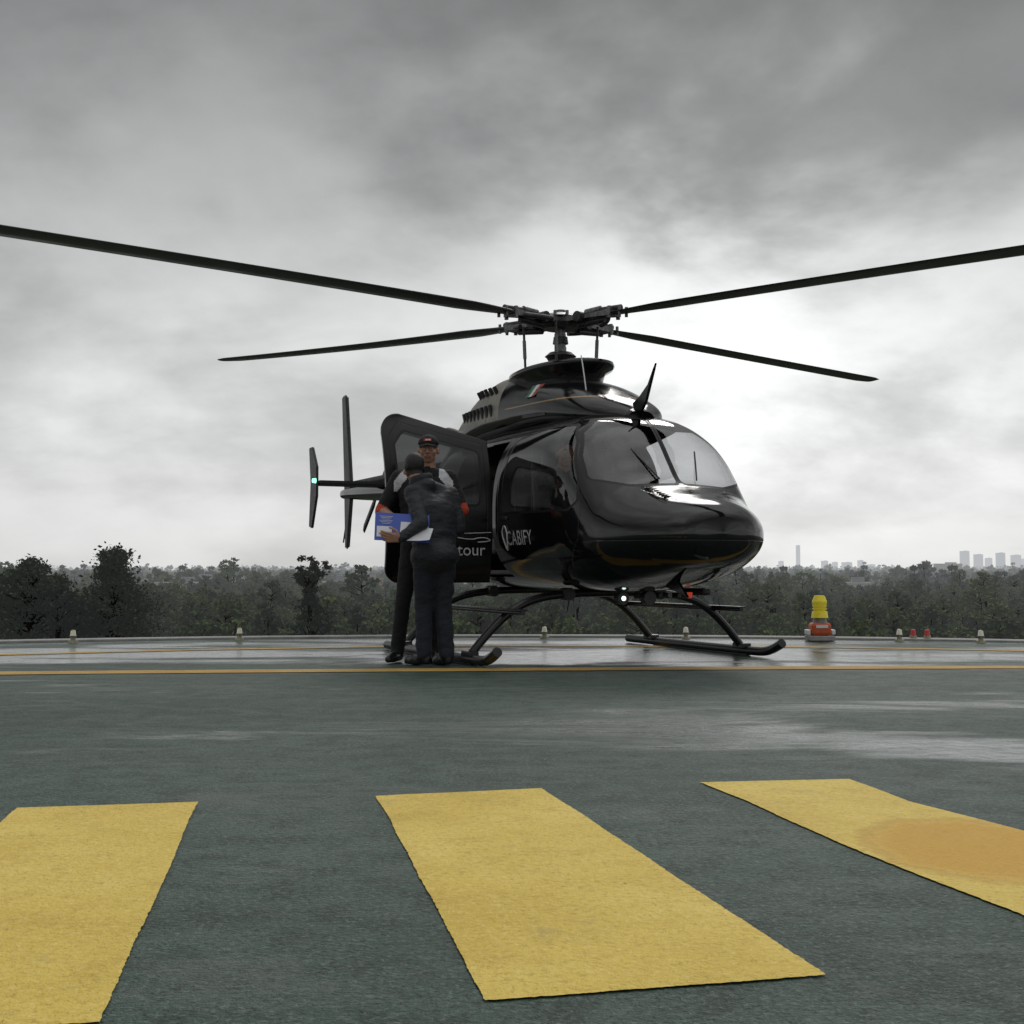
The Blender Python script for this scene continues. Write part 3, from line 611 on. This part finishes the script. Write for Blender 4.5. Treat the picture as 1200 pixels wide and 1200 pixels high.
def torso(bm,pel,chest,shL,shR,neck,fw,bulk=1.0):
    fw=Vector(fw).normalized(); rt=fw.cross(Vector((0,0,1))); rot=Matrix((rt,fw,Vector((0,0,1)))).transposed()
    pel=Vector(pel);chest=Vector(chest)
    for t in np.linspace(0,1,6):
        c=pel.lerp(chest,t); wd=(.165+.0*t if t<.3 else .155+.035*t)*bulk; dp=(.115+.012*t)*bulk
        sphere_bm(bm,c,1,(wd,dp,.13),rot)
    for s in (shL,shR):
        s=Vector(s); rcone(bm,chest.lerp(s,.35),.10*bulk,s,.066*bulk)
        rcone(bm,Vector(neck)+Vector((0,0,-.03)),.06,s+Vector((0,0,.005)),.052*bulk)
def head(parent,c,fw,mat_face,cap=False,hair_full=False,name='head'):
    fw=Vector(fw).normalized(); rt=fw.cross(Vector((0,0,1))).normalized(); up=rt.cross(fw).normalized(); rot=Matrix((rt,fw,up)).transposed(); c=Vector(c)
    P=lambda x,y,z:c+rt*x+fw*y+up*z
    bm=bmesh.new()
    sphere_bm(bm,P(0,-.012,.025),1,(.074,.092,.088),rot); sphere_bm(bm,P(0,.012,-.04),1,(.058,.070,.068),rot); sphere_bm(bm,P(0,.045,-.082),.026,(1.2,.9,.8),rot)
    rcone(bm,P(0,.082,.015),.008,P(0,.102,-.022),.013,12); sphere_bm(bm,P(0.012,.09,-.026),.009); sphere_bm(bm,P(-.012,.09,-.026),.009)
    rcone(bm,P(-.036,.072,.03),.013,P(.036,.072,.03),.013,12)
    for s in (-1,1):
        sphere_bm(bm,P(s*.04,.055,-.02),.026); sphere_bm(bm,P(s*.077,-.008,-.008),1,(.010,.019,.031),rot)
    rcone(bm,P(-.018,.077,-.052),.008,P(.018,.077,-.052),.008,12); rcone(bm,P(-.014,.075,-.062),.009,P(.014,.075,-.062),.009,12)
    rcone(bm,P(0,-.02,-.06),.052,P(0,-.035,-.16),.058)
    ob=remesh(name,bm,.006,[mat_face,M_hair,M_lip],parent,3)
    for p in ob.data.polygons:
        q=p.center-c; x,y,z=q.dot(rt),q.dot(fw),q.dot(up)
        if (z>.0+ .75*max(y+.02,0)) and (y<.062) and not (abs(x)>.076): p.material_index=1
        if hair_full and y<.035 and z>-.07 : p.material_index=1
        if y<-.03 and z>-.075: p.material_index=1
        if y>.07 and -.066<z<-.046 and abs(x)<.026: p.material_index=2
        if y>.07 and .026<z<.036 and .014<abs(x)<.048: p.material_index=1
    for s in (-1,1):
        for nm,r,mm,yo in (('eye',.0115,M_eyew,.070),('iris',.006,M_eye,.0785)):
            bm=bmesh.new(); sphere_bm(bm,P(s*.030,yo,.010),r); bm_obj(nm,bm,[mm],parent,True)
    if cap:
        vs=[];fs=[];nn=32;m_=8
        for k in range(m_):
            ph=k/(m_-1)*math.pi/2
            for i in range(nn):
                a=2*math.pi*i/nn; vs.append(P(.083*math.cos(a)*math.cos(ph),-.010+.102*math.sin(a)*math.cos(ph),.045+.080*math.sin(ph)))
        fs=[(k*nn+i,k*nn+(i+1)%nn,(k+1)*nn+(i+1)%nn,(k+1)*nn+i) for k in range(m_-1) for i in range(nn)]
        o=mesh_obj('cap_crown',vs,fs,[C_cap],parent); mm=o.modifiers.new('s','SOLIDIFY'); mm.thickness=.005
        vs=[]
        for j in range(6):
            t=j/5
            for i in range(15):
                a=-1+2*i/14; x=.072*a*(1-.12*t); y=.085*math.sqrt(max(0,1-a*a*.9))*1.0+.065*t*math.sqrt(max(0.05,1-a*a)); vs.append(P(x,y-.0,.048-.018*t-.018*a*a))
        fs=[(j*15+i,j*15+i+1,(j+1)*15+i+1,(j+1)*15+i) for j in range(5) for i in range(14)]
        o=mesh_obj('cap_brim',vs,fs,[C_cap],parent); mm=o.modifiers.new('s','SOLIDIFY'); mm.thickness=.004
        vs=[P(.03*q,.097 if zz<.08 else .085,zz) for q,zz in ((-1,.064),(1,.064),(1,.085),(-1,.085))]; mesh_obj('cap_badge',vs,[(0,1,2,3)],[C_red],parent)
        for k,x in enumerate((-.018,-.004,.010)): mesh_obj('cap_letter_%d'%k,[P(x+q*.005,(.0985 if zz<.078 else .092),zz) for q,zz in ((-1,.068),(1,.068),(1,.080),(-1,.080))],[(0,1,2,3)],[C_white],parent)
def leg(bm,hip,kn,an,toe,segs,lt,ls,th=.088,bulk=1.0):
    hip,kn,an,toe=map(Vector,(hip,kn,an,toe)); rcone(bm,hip,th*bulk,kn,.064*bulk); rcone(bm,kn,.064*bulk,an,.056*bulk)
    heel=an+(an-toe).normalized()*.03; heel.z=.042; t1=toe.copy(); t1.z=.032
    rcone(bm,(an.x,an.y,.055),.045,heel,.038); m=an.lerp(toe,.55); m.z=.044; rcone(bm,heel,.037,m,.044); rcone(bm,m,.042,t1,.030)
    segs+=[(hip,kn,.07,lt),(kn,(an.x,an.y,.10),.052,lt),(heel,t1,.04,ls),((an.x,an.y,.05),(an.x,an.y,.05),.045,ls)]

A=empty('man_in_cap',(-.70,9.42,0)); segs=[]; bm=bmesh.new()
torso(bm,(0,0,.96),(0,-.01,1.31),(-.195,0,1.445),(.205,0,1.445),(.03,-.01,1.51),(0,-1,0),1.04)
leg(bm,(-.09,0,.92),(-.15,-.04,.50),(-.20,.0,.09),(-.25,-.19,.03),segs,3,4); leg(bm,(.09,0,.92),(.09,-.03,.50),(.07,.04,.09),(.08,-.15,.03),segs,3,4)
arms=[((-.205,0,1.43),(-.325,-.03,1.18),(-.17,-.30,1.10)),((.215,0,1.43),(.305,-.03,1.19),(.10,-.22,1.14))]
for s,e_,w2 in arms:
    rcone(bm,s,.064,e_,.056); rcone(bm,e_,.043,w2,.028)
    el=Vector(e_); sl_=Vector(s).lerp(el,.90); segs+=[(s,sl_,.056,0),(sl_,el,.058,2),(e_,w2,.035,5)]
segs+=[((0,0,.98),(0,0,1.40),.15,0),((-.17,0,1.42),(.17,0,1.42),.07,0),((.03,-.01,1.46),(.035,-.01,1.58),.05,5)]
rcone(bm,(.03,-.005,1.46),.056,(.035,-.01,1.56),.052)
ob=remesh('body',bm,.011,[C_shirt,C_white,C_or,C_trou,C_shoe,M_skin],A,4,.006)
Cc,lab=seglabel(ob.data,segs)
ax=np.abs(Cc[:,0]-.005)
wh=(lab==0)&(Cc[:,2]>1.34)&(ax>.12)&(ax<.235)&(np.abs(ax-(.125+.75*(1.50-Cc[:,2])))<.042)
lab[wh]=1; lab[(lab==3)&(Cc[:,2]>.94)]=0
belt=(lab==0)&(Cc[:,2]<.93)&(np.abs(Cc[:,0])<.2)&(Cc[:,2]>.5); lab[belt]=3
ob.data.polygons.foreach_set('material_index',lab.astype(np.int32))
head(A,(.04,-.03,1.665),(.0,-1,-.02),M_skin,cap=True)
bm=bmesh.new(); hand(bm,(-.17,-.30,1.10),(.45,-.75,-.1),(.9,.2,-.3),.5,1.0,-1); remesh('hand_right',bm,.0045,[M_skin],A,2)
bm=bmesh.new(); hand(bm,(.10,-.22,1.14),(-.8,-.3,-.1),(0,.2,-1),.35,1.0,1); remesh('hand_left',bm,.0045,[M_skin],A,2)

B=empty('person_in_jacket',(-.61,9.02,0)); segs=[]; bm=bmesh.new(); fw=Vector((-.5,.86,0)).normalized()
torso(bm,(.03,-.01,.86),(.01,.02,1.16),(-.135,-.04,1.30),(.135,.12,1.29),(-.07,.07,1.40),fw,1.05)
sphere_bm(bm,(.03,-.01,.83),1,(.19,.165,.13))
sphere_bm(bm,(-.055,.03,1.36),1,(.09,.08,.06))
leg(bm,(-.05,-.02,.84),(-.06,.03,.47),(-.05,-.01,.09),(-.19,.13,.03),segs,1,2,.09,1.06); leg(bm,(.10,.03,.84),(.09,.04,.47),(.12,.0,.09),(.03,.17,.03),segs,1,2,.09,1.06)
arms=[((-.135,-.04,1.29),(-.06,-.20,1.07),(-.20,-.275,.95)),((.14,.12,1.28),(.205,.10,1.04),(.03,.30,1.02))]
for s,e_,w2 in arms:
    rcone(bm,s,.070,e_,.057); rcone(bm,e_,.057,w2,.038); segs+=[(s,e_,.066,0),(e_,w2,.05,0)]
segs+=[((.03,0,.80),(0,.03,1.30),.19,0),((-.15,0,1.36),(.12,.12,1.36),.07,0)]
ob=remesh('body',bm,.011,[C_jack,C_jean,C_shoe],B,4,.012)
Cc,lab=seglabel(ob.data,segs); lab[(Cc[:,2]>.735)]=0; lab[(Cc[:,2]<.735)&(lab==0)]=1
ob.data.polygons.foreach_set('material_index',lab.astype(np.int32))
head(B,(-.14,.10,1.505),(-.55,.80,-.25),M_skin,hair_full=True)
vs=[]; nn=24
for k,(r,zc) in enumerate(((.080,1.375),(.083,1.405),(.078,1.435),(.068,1.438),(.064,1.41))):
    for i in range(nn): a=2*math.pi*i/nn; vs.append((-.085+r*math.cos(a)*1.1,.06+r*math.sin(a),zc+.02*math.sin(a*1.0+2)))
mesh_obj('collar',vs,[(k*nn+i,k*nn+(i+1)%nn,(k+1)*nn+(i+1)%nn,(k+1)*nn+i) for k in range(4) for i in range(nn)],[C_jack],B)
bm=bmesh.new(); hand(bm,(-.205,-.28,.948),(-.85,-.12,.12),(.1,.9,.3),.35,1.0,-1); remesh('hand_left',bm,.0045,[M_skin],B,2)
bm=bmesh.new(); hand(bm,(.03,.30,1.02),(-.9,.1,0),(0,0,-1),.3,1.0,1); remesh('hand_right',bm,.0045,[M_skin],B,2)
M_blue=simple('blue_folder_plastic',(.035,.08,.42),.35,var=.1); M_paper=simple('paper',(.70,.71,.74),.7,var=.04,scale=20)
Fo=empty('clipboard_folder',(-.81,8.80,1.035)); Fo.rotation_euler=(R(-28),R(3),R(8))
box('back_cover',(0,.004,0),(.40,.004,.235),M_blue,Fo,.001)
def sheet(name,x0,x1,z0,z1,y,curl,skew=0):
    vs=[];n=14
    for i in range(n):
        for j in range(n):
            a=i/(n-1);b=j/(n-1); vs.append((x0+(x1-x0)*a+skew*b,y-curl*(a**3)*(1-b)-.3*curl*(1-b)**2,z0+(z1-z0)*b))
    return mesh_obj(name,vs,[(i*n+j,(i+1)*n+j,(i+1)*n+j+1,i*n+j+1) for i in range(n-1) for j in range(n-1)],[M_paper],Fo)
sheet('paper_sheet_a',-.02,.185,-.115,.045,-.003,.02,.01); sheet('paper_sheet_b',.0,.20,-.12,.0,-.008,.03,.03)
for k in range(6): box('print_line_%d'%k,(-.12,-.001,.085-.012*k),(.10-.02*(k%3),.001,.003),M_paper,Fo)
box('front_label',(-.13,-.0005,-.045),(.11,.002,.09),M_paper,Fo)

Pp=empty('pilot',H.location,R(-65.3)); PX=-.13
for sy in (-.34,):
    bm=bmesh.new()
    torso(bm,(.85+PX,sy,1.02),(.83+PX,sy,1.36),(.84+PX,sy+.18,1.47),(.84+PX,sy-.18,1.47),(.84+PX,sy,1.54),(1,0,0),.95)
    for s in (-1,1):
        rcone(bm,(.88+PX,sy+s*.09,1.02),.085,(1.30+PX,sy+s*.12,1.06),.062); rcone(bm,(1.30+PX,sy+s*.12,1.06),.060,(1.50+PX,sy+s*.12,.76),.045); rcone(bm,(1.50+PX,sy+s*.12,.76),.04,(1.64+PX,sy+s*.12,.75),.035)
        rcone(bm,(.84+PX,sy+s*.19,1.46),.055,(.98+PX,sy+s*.24,1.22),.045); rcone(bm,(.98+PX,sy+s*.24,1.22),.042,(1.22+PX,sy+s*.10,1.14),.03)
    remesh('body',bm,.014,[C_shirt],Pp,4,.004)
    for s in (-1,1):
        bm=bmesh.new(); hand(bm,(1.22+PX,sy+s*.10,1.14),(.9,-s*.2,-.2),(0,-s,-.3),.6,1,1); remesh('hand',bm,.005,[M_skin],Pp,2)
    head(Pp,(.88+PX,sy,1.66),(1,0,-.05),M_skin,cap=False)
    tube('headset_band',[(.87+PX,sy-.085,1.66),(.87+PX,sy-.07,1.75),(.87+PX,sy,1.78),(.87+PX,sy+.07,1.75),(.87+PX,sy+.085,1.66)],.009,M_dark,Pp)

# ------------------------------------------------------------------ landscape
GZ=-18
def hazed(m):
    """aerial perspective: haze painted as emission, mixed over the surface by distance from the pad"""
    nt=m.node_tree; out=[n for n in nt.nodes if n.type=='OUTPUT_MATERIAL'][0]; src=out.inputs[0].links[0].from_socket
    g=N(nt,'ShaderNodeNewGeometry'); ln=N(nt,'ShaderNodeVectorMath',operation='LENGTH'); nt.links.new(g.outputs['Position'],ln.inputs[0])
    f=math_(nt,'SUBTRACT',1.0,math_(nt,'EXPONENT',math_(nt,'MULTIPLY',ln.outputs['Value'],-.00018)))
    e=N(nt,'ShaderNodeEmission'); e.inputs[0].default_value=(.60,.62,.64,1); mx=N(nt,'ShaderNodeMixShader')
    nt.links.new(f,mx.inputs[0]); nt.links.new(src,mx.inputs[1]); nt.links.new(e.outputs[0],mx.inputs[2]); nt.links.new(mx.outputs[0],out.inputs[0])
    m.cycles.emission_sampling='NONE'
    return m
def terrain_mat():
    m,nt,b,out=newmat('terrain_scrub'); g=N(nt,'ShaderNodeNewGeometry'); P=g.outputs['Position']
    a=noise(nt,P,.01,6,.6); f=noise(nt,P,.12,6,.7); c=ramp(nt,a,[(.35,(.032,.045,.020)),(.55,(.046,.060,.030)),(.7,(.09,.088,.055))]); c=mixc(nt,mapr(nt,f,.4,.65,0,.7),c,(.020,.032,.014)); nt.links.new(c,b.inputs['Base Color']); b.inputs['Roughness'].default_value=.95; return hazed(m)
M_ter=terrain_mat()
n=90; vs=[];fs=[]
gx=np.sign(np.linspace(-1,1,n))*np.abs(np.linspace(-1,1,n))**2*14000
for i in range(n):
    for j in range(n):
        x=gx[i];y=gx[j]; d=math.hypot(x,y); k=min(1,max(0,(d-3500)/5000)); vs.append((x,y,GZ+k*(14+16*mnoise.noise(Vector((x*.0006,y*.0006,2))))))
for i in range(n-1):
    for j in range(n-1): fs.append((i*n+j,(i+1)*n+j,(i+1)*n+j+1,i*n+j+1))
mesh_obj('terrain',vs,fs,[M_ter])

def leaf_mat(name,lo,hi):
    m,nt,b,out=newmat(name); g=N(nt,'ShaderNodeNewGeometry'); oi=N(nt,'ShaderNodeObjectInfo')
    a=noise(nt,g.outputs['Position'],.35,2); rnd=math_(nt,'MULTIPLY_ADD',oi.outputs['Random'],.7,math_(nt,'MULTIPLY',a,.5)); rnd=math_(nt,'ADD',rnd,math_(nt,'MULTIPLY_ADD',g.outputs['Random Per Island'],.4,-.25))
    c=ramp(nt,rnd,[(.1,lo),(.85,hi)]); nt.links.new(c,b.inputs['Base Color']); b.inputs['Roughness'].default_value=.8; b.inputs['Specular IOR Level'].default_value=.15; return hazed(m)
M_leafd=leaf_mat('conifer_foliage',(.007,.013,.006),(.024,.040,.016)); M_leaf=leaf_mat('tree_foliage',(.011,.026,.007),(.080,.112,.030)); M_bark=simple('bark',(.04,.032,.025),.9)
def tree_mesh(name,Hh,cb,width,nclump,nleaf,leaf,shape,seed,lm):
    rng=np.random.RandomState(seed); V=[];F=[];mi=[]
    def seg_(p0,p1,r0,r1,k=7):
        p0=Vector(p0);p1=Vector(p1);q=(p1-p0).to_track_quat('Z','Y').to_matrix(); b0=len(V)
        for p,r in ((p0,r0),(p1,r1)):
            for i in range(k): a=2*math.pi*i/k; V.append(tuple(p+q@Vector((r*math.cos(a),r*math.sin(a),0))))
        for i in range(k): F.append((b0+i,b0+(i+1)%k,b0+k+(i+1)%k,b0+k+i)); mi.append(0)
    tr=[Vector((0,0,0))]
    for k in range(1,6): tr.append(Vector((rng.uniform(-.25,.25)*Hh*.04*k/2,rng.uniform(-.25,.25)*Hh*.04*k/2,Hh*.93*k/5)))
    for k in range(5): seg_(tr[k],tr[k+1],Hh*.022*(1-k/5.6),Hh*.022*(1-(k+1)/5.6))
    for c in range(nclump):
        t=rng.rand()**.8; z=cb+(Hh-cb)*t
        rad=width/2*(shape(t)); a=rng.rand()*2*math.pi; rr=rad*math.sqrt(rng.uniform(.15,1.15)); cx,cy=rr*math.cos(a),rr*math.sin(a)
        base=tr[0].lerp(tr[5],min(1,max(0,(z-Hh*.08)/(Hh*.93)))); tip=Vector((cx+base.x,cy+base.y,z))
        if rng.rand()<.6: seg_(base,tip,Hh*.006,Hh*.0015,4)
        cr=width*rng.uniform(.07,.17)*(1.1-.5*t)
        pts=rng.normal(0,.5,(nleaf,3))*np.array([cr,cr,cr*.55])+np.array(tip)
        nr=rng.normal(0,1,(nleaf,3)); nr[:,2]+=.8; tg=rng.normal(0,1,(nleaf,3)); u=np.cross(nr,tg); u/=np.linalg.norm(u,axis=1)[:,None]; v=np.cross(nr,u); v/=np.linalg.norm(v,axis=1)[:,None]
        sz=leaf*rng.uniform(.5,1.2,(nleaf,1))
        for p,uu,vv in zip(pts,u*sz,v*sz*.6):
            b0=len(V); V.extend([tuple(p-uu),tuple(p-vv*.8),tuple(p+uu),tuple(p+vv)]); F.append((b0,b0+1,b0+2,b0+3)); mi.append(1)
    me=bpy.data.meshes.new(name); me.from_pydata(V,[],F); me.materials.append(M_bark); me.materials.append(lm); me.polygons.foreach_set('material_index',np.array(mi,np.int32)); me.update(); return me
conif=lambda t:(1-t)**.7*.95+.05
rnd_=lambda t:math.sqrt(max(0.02,1-(2*t-.8)**2/1.45))
dome=lambda t:math.sqrt(max(.03,1-t**2.2))
def put(name,me,loc,parent=None,s=1,rz=0):
    o=bpy.data.objects.new(name,me); o.location=loc; o.scale=(s,s,s); o.rotation_euler=(0,0,rz); return link(o,parent)
put('cedar_tree',tree_mesh('cedar_a',19.7,5,12.0,230,60,.24,lambda t:dome(t)*(.8+.2*math.sin(t*17)),1,M_leafd),(-48.0,120,GZ))
put('cedar_tree',tree_mesh('cedar_b',20.6,5,13.5,250,60,.24,lambda t:conif(t)*(.82+.25*math.sin(t*21)),2,M_leafd),(-40.0,121,GZ))
put('cedar_tree',tree_mesh('cedar_c',19.0,6,9,150,60,.24,dome,5,M_leafd),(-55,124,GZ))
put('cedar_tree',tree_mesh('cedar_d',17.0,4,8,120,60,.24,dome,8,M_leafd),(-44,116,GZ))
put('pine_tree',tree_mesh('pine',20.0,11.5,4.4,80,60,.22,lambda t:.55+.45*math.sin(t*8+.3),3,M_leafd),(-20.3,122,GZ))
DT=empty('distant_trees')
protos=[tree_mesh('tp0',11,2.0,8.5,44,24,.50,rnd_,11,M_leaf),tree_mesh('tp1',13.0,2.5,7.0,44,24,.50,rnd_,12,M_leaf),tree_mesh('tp2',8.5,1.5,9,40,24,.50,rnd_,13,M_leaf),tree_mesh('tp3',13,2.0,6,38,26,.45,conif,14,M_leafd),
        tree_mesh('far0',11,2.5,9,18,9,1.2,rnd_,21,M_leaf),tree_mesh('far1',13,2.5,7,18,9,1.1,conif,22,M_leafd)]
lists=[[] for _ in protos]
rng=np.random.RandomState(4)
def add(r,az,s,far=False):
    x=r*math.sin(az);y=r*math.cos(az); k=rng.choice(4,p=[.36,.26,.24,.14]); kk=min(1,max(0,(r-3500)/5000))
    if far: k=4 if rng.rand()<.75 else 5
    g=mnoise.noise(Vector((x*.012,y*.012,4)))
    if g<-.22 and r>220: return
    lists[k].append((x,y,GZ+kk*14,s*(1+.5*g),rng.rand()*6.28))
for _ in range(3600):
    r=math.sqrt(rng.uniform(128**2,620**2)); s=rng.uniform(.55,1.05)
    if rng.rand()<.06 and r>180: s*=1.4
    add(r,rng.uniform(-.58,.58),s)
for _ in range(3600):
    r=math.sqrt(rng.uniform(600**2,2400**2)); add(r,rng.uniform(-.5,.5),rng.uniform(.9,1.6),True)
for _ in range(2600):
    r=math.sqrt(rng.uniform(2300**2,6500**2)); add(r,rng.uniform(-.48,.48),rng.uniform(1.3,2.4),True)
for k,(me,L) in enumerate(zip(protos,lists)):
    vs=[];fs=[]
    for x,y,z,s,a in L:
        b0=len(vs); h=s*math.sqrt(.5)
        for q in range(4): vs.append((x+h*math.cos(a+q*math.pi/2),y+h*math.sin(a+q*math.pi/2),z))
        fs.append((b0,b0+1,b0+2,b0+3))
    ins=mesh_obj('tree_scatter_%d'%k,vs,fs,[],DT,smooth=False); ins.instance_type='FACES'; ins.use_instance_faces_scale=True; ins.instance_faces_scale=1; ins.show_instancer_for_render=False; ins.show_instancer_for_viewport=False
    put('tree_form_%d'%k,me,(0,0,0),ins)

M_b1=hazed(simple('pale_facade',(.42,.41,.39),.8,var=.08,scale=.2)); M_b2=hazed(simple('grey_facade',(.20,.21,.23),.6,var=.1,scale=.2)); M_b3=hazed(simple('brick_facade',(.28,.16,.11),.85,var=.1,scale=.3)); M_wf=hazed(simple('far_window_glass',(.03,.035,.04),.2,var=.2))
def building(name,x,y,w,d,h,floors,mat,z0=GZ,roofbits=True,rz=0):
    e=empty(name,(x,y,z0),rz); box('walls',(0,0,h/2),(w,d,h),mat,e); fh=h/floors
    nwin=max(2,int(w/3.5))
    bm=bmesh.new()
    for f in range(floors):
        for i in range(nwin):
            for sy in (-1,1):
                M=Matrix.Translation((-w/2+(i+.5)*w/nwin,sy*(d/2+.03),fh*(f+.55)))@Matrix.Diagonal((w/nwin*.6,.08,fh*.5,1)); bmesh.ops.create_cube(bm,size=1,matrix=M)
        for sx in (-1,1):
            M=Matrix.Translation((sx*(w/2+.03),0,fh*(f+.55)))@Matrix.Diagonal((.08,d*.8,fh*.45,1)); bmesh.ops.create_cube(bm,size=1,matrix=M)
    bm_obj('windows',bm,[M_wf],e)
    box('parapet',(0,0,h+.4),(w+.5,d+.5,.8),mat,e)
    if roofbits: box('roof_plant',(w*.12,0,h+2),(w*.4,d*.5,2.8),M_b2,e)
    return e
T=[(1130,3600,24,62,18),(1146,3900,26,56,16),(1158,4100,20,46,14),(1172,3700,24,58,16),(1190,3600,26,50,14),(1112,4000,40,22,6),(1199,4200,30,44,12),(935,4800,14,104,30),(915,4700,18,40,12),(966,4300,22,38,11),(978,4400,18,34,10),(992,4200,34,32,9),(1008,4300,18,40,12),(1020,4500,30,26,8),(840,4900,40,22,6),(60,4700,30,24,7)]
K=1.9
for i,(u,D,wd,h,fl) in enumerate(T):
    building('office_tower',(u-600)/1400*D*K,D*K,wd*K,30,(h-5)*K+18,int(fl*1.7),M_b2 if i%2 else M_b1,z0=GZ)
L=[(210,684,600,22,4,M_b1),(236,679,800,20,4,M_b1),(398,683,560,20,4,M_b1),(428,679,800,20,4,M_b3),(300,667,2200,60,5,M_b1),(330,670,1700,40,5,M_b3),(700,686,520,10,4,M_b1),(1110,661,2300,50,6,M_b3),(1040,671,1800,60,5,M_b1),(900,677,1200,26,4,M_b3),(860,669,2000,60,5,M_b1),(560,671,1900,70,5,M_b1),(150,667,2400,60,5,M_b1),(1180,685,650,24,4,M_b3),(262,676,1000,30,4,M_b1),(1000,684,620,16,4,M_b1),(760,674,1400,40,4,M_b1)]
for u,vv,D,wd,fl,mm in L:
    top=.72-(vv-668)/1400*D; hh=max(6,top-GZ); building('low_building',(u-600)/1400*D,D,wd,14,hh,max(2,int(hh/3.3)),mm,rz=random.uniform(-.4,.4))
